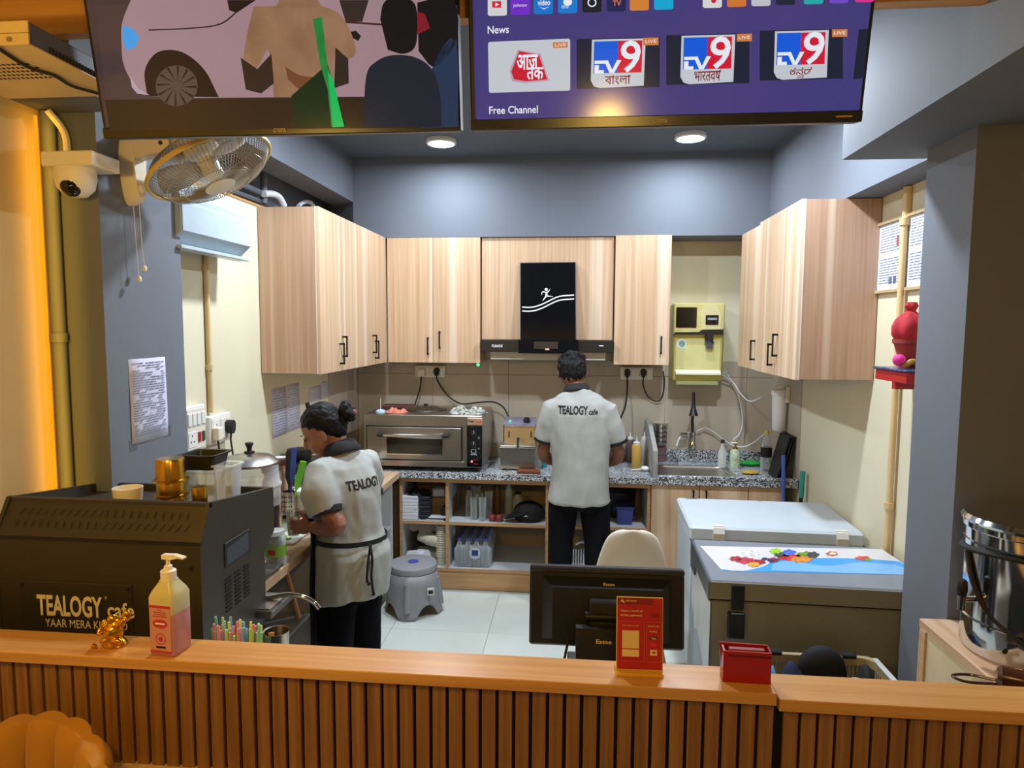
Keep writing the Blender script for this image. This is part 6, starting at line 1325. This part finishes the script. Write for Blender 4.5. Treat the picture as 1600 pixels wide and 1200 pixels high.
# ---- man with his back to the cafe
man = thing('person', 'man in a grey polo shirt standing with his back turned at the worktop', 'person', (.04, 4.20, 0))
hc = Vector((-.055, .065, 1.568)); tq = Matrix.Rotation(-.30, 3, 'X')
b = MB()
b.ell(hc, (.08, .10, .112), 20, 14, tq); b.ell(hc+tq @ Vector((0, .035, -.06)), (.055, .06, .065), 16, 10, tq); b.tube([hc+tq @ Vector((0, .098, .0)), hc+tq @ Vector((0, .115, -.035))], [.009, .014], 8)
for s_ in (-1, 1):
    b.ell(hc+Vector((s_*.085, .0, -.016)), (.011, .02, .031), 10, 8, Matrix.Rotation(s_*.3, 3, 'Z'))
    b.ell(hc+tq @ Vector((s_*.03, .083, .005)), (.014, .01, .009), 10, 6)
b.ell(hc+tq @ Vector((0, .09, -.062)), (.024, .012, .009), 10, 6)
b.tube([Vector((-.01, .0, 1.36)), Vector((-.03, .015, 1.45)), hc+Vector((0, -.015, -.05))], [.055, .056, .056], 14)
b.rings([oval((0, 0, z), Vector((1, 0, 0)), Vector((0, 1, 0)), a, c) for z, a, c in ((.80, .13, .08), (.95, .13, .075), (1.15, .13, .075), (1.30, .13, .06), (1.36, .08, .05))])
for s_, ex, ey in ((-1, -.232, .03), (1, .242, .03)):
    limb(b, [(s_*.15, 0, 1.355), (s_*.175, .0, 1.31), (s_*.205, .005, 1.2), (ex, ey+.01, 1.035), (ex*.72, ey+.14, .965), (ex*.5, ey+.24, .95)], [.038, .038, .036, .041, .036, .026], 12)
    hand(b, (ex*.5, ey+.24, .95), (-s_*.35, .9, -.15), (0, 0, -1), (-s_, 0, 0), .5)
    b.tube([(s_*.085, 0, .82), (s_*.105, .01, .5), (s_*.11, -.01, .28), (s_*.115, .0, .07)], [.08, .055, .05, .035], 12)
    b.tube([(s_*.115, -.01, .06), (s_*.125, .06, .045), (s_*.13, .15, .035)], [.035, .035, .028], 10)
obj('body', remesh(b, .005, 3, 'body'), 'skin_man', man)
s = MB()
s.rings([oval((cx_, cy_, z), Vector((1, 0, 0)), Vector((0, 1, 0)), a, c, 32) for z, cx_, cy_, a, c in ((.742, .0, .0, .21, .14), (.80, .0, .0, .203, .138), (.92, 0, 0, .193, .13), (1.05, 0, -.003, .19, .126), (1.2, 0, -.006, .196, .128), (1.3, 0, -.006, .205, .122), (1.37, .0, 0, .19, .105), (1.415, -.005, .004, .145, .085), (1.445, -.015, .01, .095, .075), (1.465, -.02, .014, .07, .068))])
for s_, ex in ((-1, -.226), (1, .232)): s.tube([(s_*.12, 0, 1.34), (s_*.165, .0, 1.325), (s_*.195, .004, 1.24), (ex, .026, 1.125)], [.075, .076, .075, .068], 16)
me = folds(remesh(s, .008, 4, 'polo_shirt'), .017, 6.5, 2, (1, 1, .4)); shirt = obj('polo_shirt', me, 'polo', man); bv = tree(me)
for s_, ex in ((-1, -.226), (1, .232)):
    u = (Vector((ex, .026, 1.125))-Vector((s_*.195, .004, 1.24))).normalized(); c_ = Vector((ex, .026, 1.125))
    MB().tube([c_-u*.016, c_+u*.004, c_+u*.008], [.0735, .0715, .062], 20).build('sleeve_cuff', 'polo_black', shirt, True)
cb = MB(); cax = Vector((-.12, .22, 1))
cb.lathe([(.066, .0), (.082, .004), (.086, .012), (.076, .042), (.067, .05), (.06, .046), (.062, .0)], (-.024, .014, 1.438), 26, axis=cax); cb.build('collar', 'polo_black', shirt, True)
def mm(px, py): return at(px, py, Y=4.07)-Vector((.04, 4.20, 0))
fw_ = Vector((0, 1, 0)); a_, b_ = mm(872, 641), mm(919, 642)
decal(text_mesh('TEALOGY', b_.x-a_.x, (mm(890, 634.5)-mm(890, 648)).z, .035), (a_+b_)/2, (1, 0, .01), (0, 0, 1), fw_, bv, 'print_black', shirt)
a_, b_ = mm(920, 644), mm(934.5, 644)
decal(text_mesh('cafe', b_.x-a_.x, (mm(890, 639)-mm(890, 648)).z, .02), (a_+b_)/2, (1, 0, .01), (0, 0, 1), fw_, bv, 'print_black', shirt)
tr = MB()
tr.rings([oval((0, 0, z), Vector((1, 0, 0)), Vector((0, 1, 0)), a, c, 28) for z, a, c in ((.95, .165, .105), (.82, .185, .12), (.76, .185, .122), (.70, .17, .115))])
for s_ in (-1, 1): tr.tube([(s_*.095, 0, .80), (s_*.108, .0, .66), (s_*.118, .008, .48), (s_*.118, -.005, .28), (s_*.122, -.002, .10), (s_*.122, -.002, .055)], [.095, .094, .08, .072, .066, .068], 18)
obj('trousers', folds(remesh(tr, .009, 3, 'trousers'), .012, 6, 5, (1, 1, .5)), 'trouser', man)
for s_ in (-1, 1): MB().ell((s_*.125, .05, .035), (.05, .135, .04), 16, 9).build('shoe', 'black_plastic', man, True)
h = MB(); h.ell(hc+tq @ Vector((0, -.006, .018)), (.09, .106, .108), 20, 14, tq); h.ell(hc+tq @ Vector((0, -.05, -.02)), (.074, .052, .06), 16, 10, tq)
for k in range(14): a = 2*PI*k/14; h.ell(hc+tq @ Vector((.055*math.cos(a), .055*math.sin(a)-.01, .085+.008*math.sin(3*a))), (.03, .03, .03), 10, 6)
h.ell(hc+Vector((-.078, -.01, .07)), (.018, .02, .018), 8, 6)
me = remesh(h, .005, 1, 'hair'); folds(me, .010, 45, 3, (1, 1, .6)); obj('hair', me, 'hair', man)
# ---- woman at the left worktop
WR = Vector((-1.03, 2.92, 0))
F = Vector((-.93, .368, 0)).normalized(); Lf = Vector((-F.y, F.x, 0)); 
def wv(f, l, z): return F*f+Lf*l+Z1*z
wm = thing('person', 'woman in a grey polo shirt and black apron preparing a drink at the left worktop', 'person', WR)
Fh = Vector((-.985, -.17, 0)).normalized(); Lh = Vector((-Fh.y, Fh.x, 0))
hf = (Fh*.86-Z1*.51).normalized(); hu = (Fh*.51+Z1*.86).normalized(); hq_ = Matrix((Lh, hf, hu)).transposed()
wc = at(503, 671, Y=2.93)-WR
def hd(f, l, u): return wc+hf*f+Lh*l+hu*u
b = MB()
b.ell(hd(-.008, 0, .02), (.073, .092, .092), 22, 15, hq_)                     # skull
b.ell(hd(.03, 0, -.045), (.060, .062, .066), 18, 12, hq_)                    # face
b.ell(hd(.05, 0, -.088), (.032, .034, .026), 14, 9, hq_)                     # chin
for s_ in (-1, 1): b.ell(hd(.055, s_*.034, -.045), (.024, .026, .026), 12, 8, hq_); b.ell(hd(-.006, s_*.077, -.026), (.010, .019, .030), 10, 8, hq_); b.ell(hd(.078, s_*.03, .002), (.019, .010, .008), 10, 6, hq_)
b.tube([hd(.085, 0, .0), hd(.101, 0, -.025), hd(.104, 0, -.038)], [.008, .0115, .0125], 10); b.ell(hd(.092, 0, -.042), (.015, .010, .008), 10, 6, hq_)
b.ell(hd(.086, 0, -.062), (.021, .010, .0055), 12, 6, hq_); b.ell(hd(.084, 0, -.072), (.019, .011, .007), 12, 6, hq_)
b.tube([wv(.02, 0, 1.22), wv(.045, 0, 1.29), hd(-.03, 0, -.05)], [.042, .048, .05], 14)
TR = [(.64, -.02, .12, .09), (.80, -.02, .12, .09), (.92, 0, .10, .075), (1.05, .015, .105, .08), (1.15, .02, .11, .07), (1.20, .025, .10, .05), (1.23, .03, .06, .04)]
b.rings([oval(wv(f, 0, z), Lf, F, a, c) for z, f, a, c in TR])
el = at(527, 824, Y=2.735)-WR; wr_ = at(487, 823, Y=2.76)-WR; hn = at(452, 823, Y=2.77)-WR
limb(b, [wv(.02, .12, 1.225), wv(.015, .155, 1.19), wv(-.015, .175, 1.07), el+Z1*.012, el*.5+wr_*.5-Z1*.004, wr_], [.034, .036, .04, .042, .038, .026])
hand(b, wr_, (hn-wr_), -Lf, Z1, .62, .92)
b.tube([wv(.02, -.12, 1.225), wv(.02, -.155, 1.2), wv(.02, -.18, 1.06), wv(.05, -.18, .98), wv(.16, -.13, .95), wv(.24, -.08, .95)], [.045, .048, .043, .04, .034, .026], 12)
hand(b, wv(.24, -.08, .95), F, (0, 0, -1), Lf, .5, .92)
for s_ in (-1, 1): b.tube([wv(-.01, s_*.08, .70), wv(0, s_*.085, .45), wv(-.01, s_*.085, .25), wv(-.005, s_*.088, .06)], [.08, .055, .048, .034], 12); b.tube([wv(-.01, s_*.088, .05), wv(.06, s_*.095, .04), wv(.13, s_*.1, .03)], [.033, .032, .025], 10)
me = remesh(b, .004, 3, 'body'); obj('body', me, 'skin_woman', wm)
for s_ in (-1, 1):  # lashes and brows
    MB().tube(smoothpath([hd(.083, s_*.012, -.004), hd(.090, s_*.028, -.007), hd(.080, s_*.046, -.003)]), .0018, 6).build('eyelashes', 'hair', wm, True)
    MB().tube(smoothpath([hd(.089, s_*.012, .019), hd(.090, s_*.03, .024), hd(.076, s_*.05, .018)]), [.002]*12+[.0012], 6).build('eyebrow', 'hair', wm, True)
MB().ell(hd(.093, 0, -.067), (.017, .004, .0045), 12, 6, hq_).build('lips', mat('lips', '7a3a34', .5), wm, True)
s = MB()
SR = [(.625, -.025, .19, .155), (.72, -.03, .19, .16), (.82, -.03, .185, .155), (.91, -.008, .165, .138), (1.0, .012, .168, .145), (1.08, .024, .172, .152), (1.16, .026, .172, .138), (1.225, .024, .158, .108), (1.262, .03, .11, .085), (1.29, .036, .07, .066)]
s.rings([oval(wv(f, 0, z), Lf, F, a, c, 32) for z, f, a, c in SR])
ce = wv(-.035, .186, 1.045)
s.tube([wv(.02, .09, 1.205), wv(.02, .15, 1.20), wv(.0, .178, 1.13), ce], [.072, .077, .078, .07], 16); s.tube([wv(.02, -.09, 1.205), wv(.02, -.15, 1.2), wv(.02, -.18, 1.12), wv(.03, -.185, 1.04)], [.07, .075, .074, .066], 16)
me = folds(remesh(s, .0075, 4, 'polo_shirt'), .018, 7.5, 9, (1, 1, .45)); shirt = obj('polo_shirt', me, 'polo', wm); bv = tree(me)
u = (ce-wv(.0, .178, 1.13)).normalized(); MB().tube([ce-u*.018, ce+u*.006, ce+u*.01], [.0765, .0735, .064], 20).build('sleeve_cuff', 'polo_black', shirt, True)
u = Vector((0, 0, -1)); ce2 = wv(.03, -.185, 1.04); MB().tube([ce2-u*.018, ce2+u*.006, ce2+u*.01], [.0705, .0685, .06], 20).build('sleeve_cuff', 'polo_black', shirt, True)
MB().lathe([(.068, -.005), (.086, -.004), (.09, .008), (.074, .05), (.064, .058), (.057, .052), (.06, .0)], wv(.03, 0, 1.262), 26, axis=(F*.45+Z1)).build('collar', 'polo_black', shirt, True)
decal(text_mesh('TEALOGY', .185, .045, .035), wv(-.2, .012, 1.145), -Lf, Z1, F, bv, 'print_black', shirt)
decal(text_mesh('cafe', .06, .03, .02), wv(-.2, -.118, 1.14), -Lf, Z1, F, bv, 'print_black', shirt)
# round emblem on the left chest, seen at the edge
me_e = bpy.data.meshes.new('emblem'); ev = []; ef = []
for r0_, r1_ in ((.034, .03), (.024, .021), (.012, .0)):
    n0 = len(ev)
    for k in range(24): a = 2*PI*k/24; ev += [(r0_*math.cos(a), r0_*math.sin(a), 0), (r1_*math.cos(a), r1_*math.sin(a), 0)]
    ef += [(n0+2*k, n0+2*((k+1) % 24), n0+2*((k+1) % 24)+1, n0+2*k+1) for k in range(24)]
me_e.from_pydata(ev, [], ef); decal(me_e, wv(.3, .075, 1.10), Lf, Z1, -F, bv, 'print_black', shirt, name='chest_emblem')
decal(text_mesh('TEALOGY', .06, .016, .03), wv(.3, .08, 1.15), Lf, Z1, -F, bv, 'print_black', shirt, name='chest_emblem')
tr = MB(); tr.rings([oval(wv(f, 0, z), Lf, F, a, c, 28) for z, f, a, c in ((.9, 0, .14, .115), (.78, -.02, .168, .135), (.68, -.02, .165, .135), (.6, -.015, .15, .12))])
for s_ in (-1, 1): tr.tube([wv(-.01, s_*.085, .70), wv(-.005, s_*.092, .55), wv(.0, s_*.096, .4), wv(-.012, s_*.096, .22), wv(-.008, s_*.096, .05)], [.09, .088, .08, .072, .07], 18)
obj('trousers', folds(remesh(tr, .009, 3, 'trousers'), .012, 6, 4, (1, 1, .5)), 'trouser', wm)
for s_ in (-1, 1): MB().ell(wv(.05, s_*.096, .035), (.045, .12, .038), 16, 9, Matrix((Lf, F, Z1)).transposed()).build('shoe', 'black_plastic', wm, True)
ap = MB(); g = []; NA = 17
def tor(z):
    for (z0, f0, a0, c0), (z1, f1, a1, c1) in zip(SR, SR[1:]):
        if z0 <= z <= z1: k = (z-z0)/(z1-z0); return f0+(f1-f0)*k, a0+(a1-a0)*k, c0+(c1-c0)*k
    return SR[0][1:]
zs_ = [.30, .38, .46, .55, .63, .70, .78, .85, .91, .96, 1.02, 1.08, 1.14]
for z in zs_:
    f, a, c = tor(max(z, .625)); wd = 1.12 if z < .93 else 1.12-1.9*(z-.93)
    for i in range(NA):
        th = (i/(NA-1)*2-1)*wd; g.append(wv(f, 0, z)+Lf*(a+.022)*math.sin(th)+F*(c+.022)*math.cos(th))
ap.add(g, [(j*NA+i, j*NA+i+1, (j+1)*NA+i+1, (j+1)*NA+i) for j in range(len(zs_)-1) for i in range(NA-1)])
o = ap.build('apron', 'polo_black', wm, 70); md = o.modifiers.new('s', 'SOLIDIFY'); md.thickness = .004
bl = []
for k in range(41):
    a = 2*PI*k/40; f, ra, rc = tor(.885); bl.append(wv(f, 0, .885+.012*math.cos(a*1))+Lf*(ra+.012)*math.cos(a)+F*(rc+.012)*math.sin(a))
MB().rings([[p+Vector((0, 0, .011)), p+Vector((0, 0, -.011)), (p-Z1*p.z)*.985+Z1*(p.z-.011), (p-Z1*p.z)*.985+Z1*(p.z+.011)] for p in bl], cap=False).build('apron_tie', 'polo_black', o, True)
kn = wv(-.175, .06, .885)
for d0, d1 in ((.0, -.01), (.03, .02)): MB().tube(smoothpath([kn, kn+Lf*d0-Z1*.07-F*.01, kn+Lf*(d0+.01)-Z1*.14-F*.012, kn+Lf*d1-Z1*(.23 if d0 == 0 else .17)-F*.006]), [.006]*18+[.009], 6).build('tie_tail', 'polo_black', o, True)
MB().tube(smoothpath([kn, kn+Lf*.03+Z1*.01-F*.02, kn+Lf*.02-Z1*.03-F*.02, kn]), .0045, 6).build('tie_bow', 'polo_black', o, True)
h = MB(); h.ell(hd(-.019, 0, .042), (.081, .092, .080), 22, 14, hq_); h.ell(hd(-.045, 0, .01), (.079, .07, .075), 18, 12, hq_); h.ell(hd(-.06, 0, -.02), (.066, .05, .062), 16, 10, hq_)
for s_ in (-1, 1): h.ell(hd(-.03, s_*.05, .022), (.033, .05, .05), 14, 9, hq_)
h.tube([hd(-.09, 0, .0), hd(-.12, 0, -.005)], [.04, .035], 10)
me = remesh(h, .004, 2, 'hair'); folds(me, .004, 40, 6, (1, 1, 1)); hr = obj('hair', me, 'hair', wm)
bn = MB(); bc = hd(-.135, .0, .012)
for k in range(9):
    a = 2*PI*k/9; bn.ell(bc+Lh*.026*math.cos(a)+hu*.028*math.sin(a)-hf*.008*(k % 3), (.024, .024, .024), 10, 7)
bn.ell(bc, (.034, .034, .036), 12, 8); me = remesh(bn, .004, 1, 'hair_bun'); folds(me, .006, 50, 8, (1, 1, 1)); obj('hair_bun', me, 'hair', hr)
MB().ell(hd(-.165, .012, -.012), (.016, .018, .022), 10, 7).build('hair_claw', mat('claw', '6a4436', .5), hr, True)
MB().tube([hd(.0, .01, .105), hd(-.01, .01, .14)], [.011, .010], 10).build('hair_clip', 'black_plastic', hr, True)
# glass in her hand
gl = WR+hn+(-Lf)*.036+F*.012
t = thing('drink_glass', 'clear glass with a pale drink held in the woman\'s hand', 'glass', (gl.x, gl.y, .915))
MB().lathe([(.024, 0), (.031, .115), (.029, .115), (.022, .005)], n=24).build('glass', 'glass', t, True); MB().lathe([(.0225, .006), (.0265, .06)], n=24).build('drink', clear('limewater', 'd8e0b0', .45, .2), t, True)
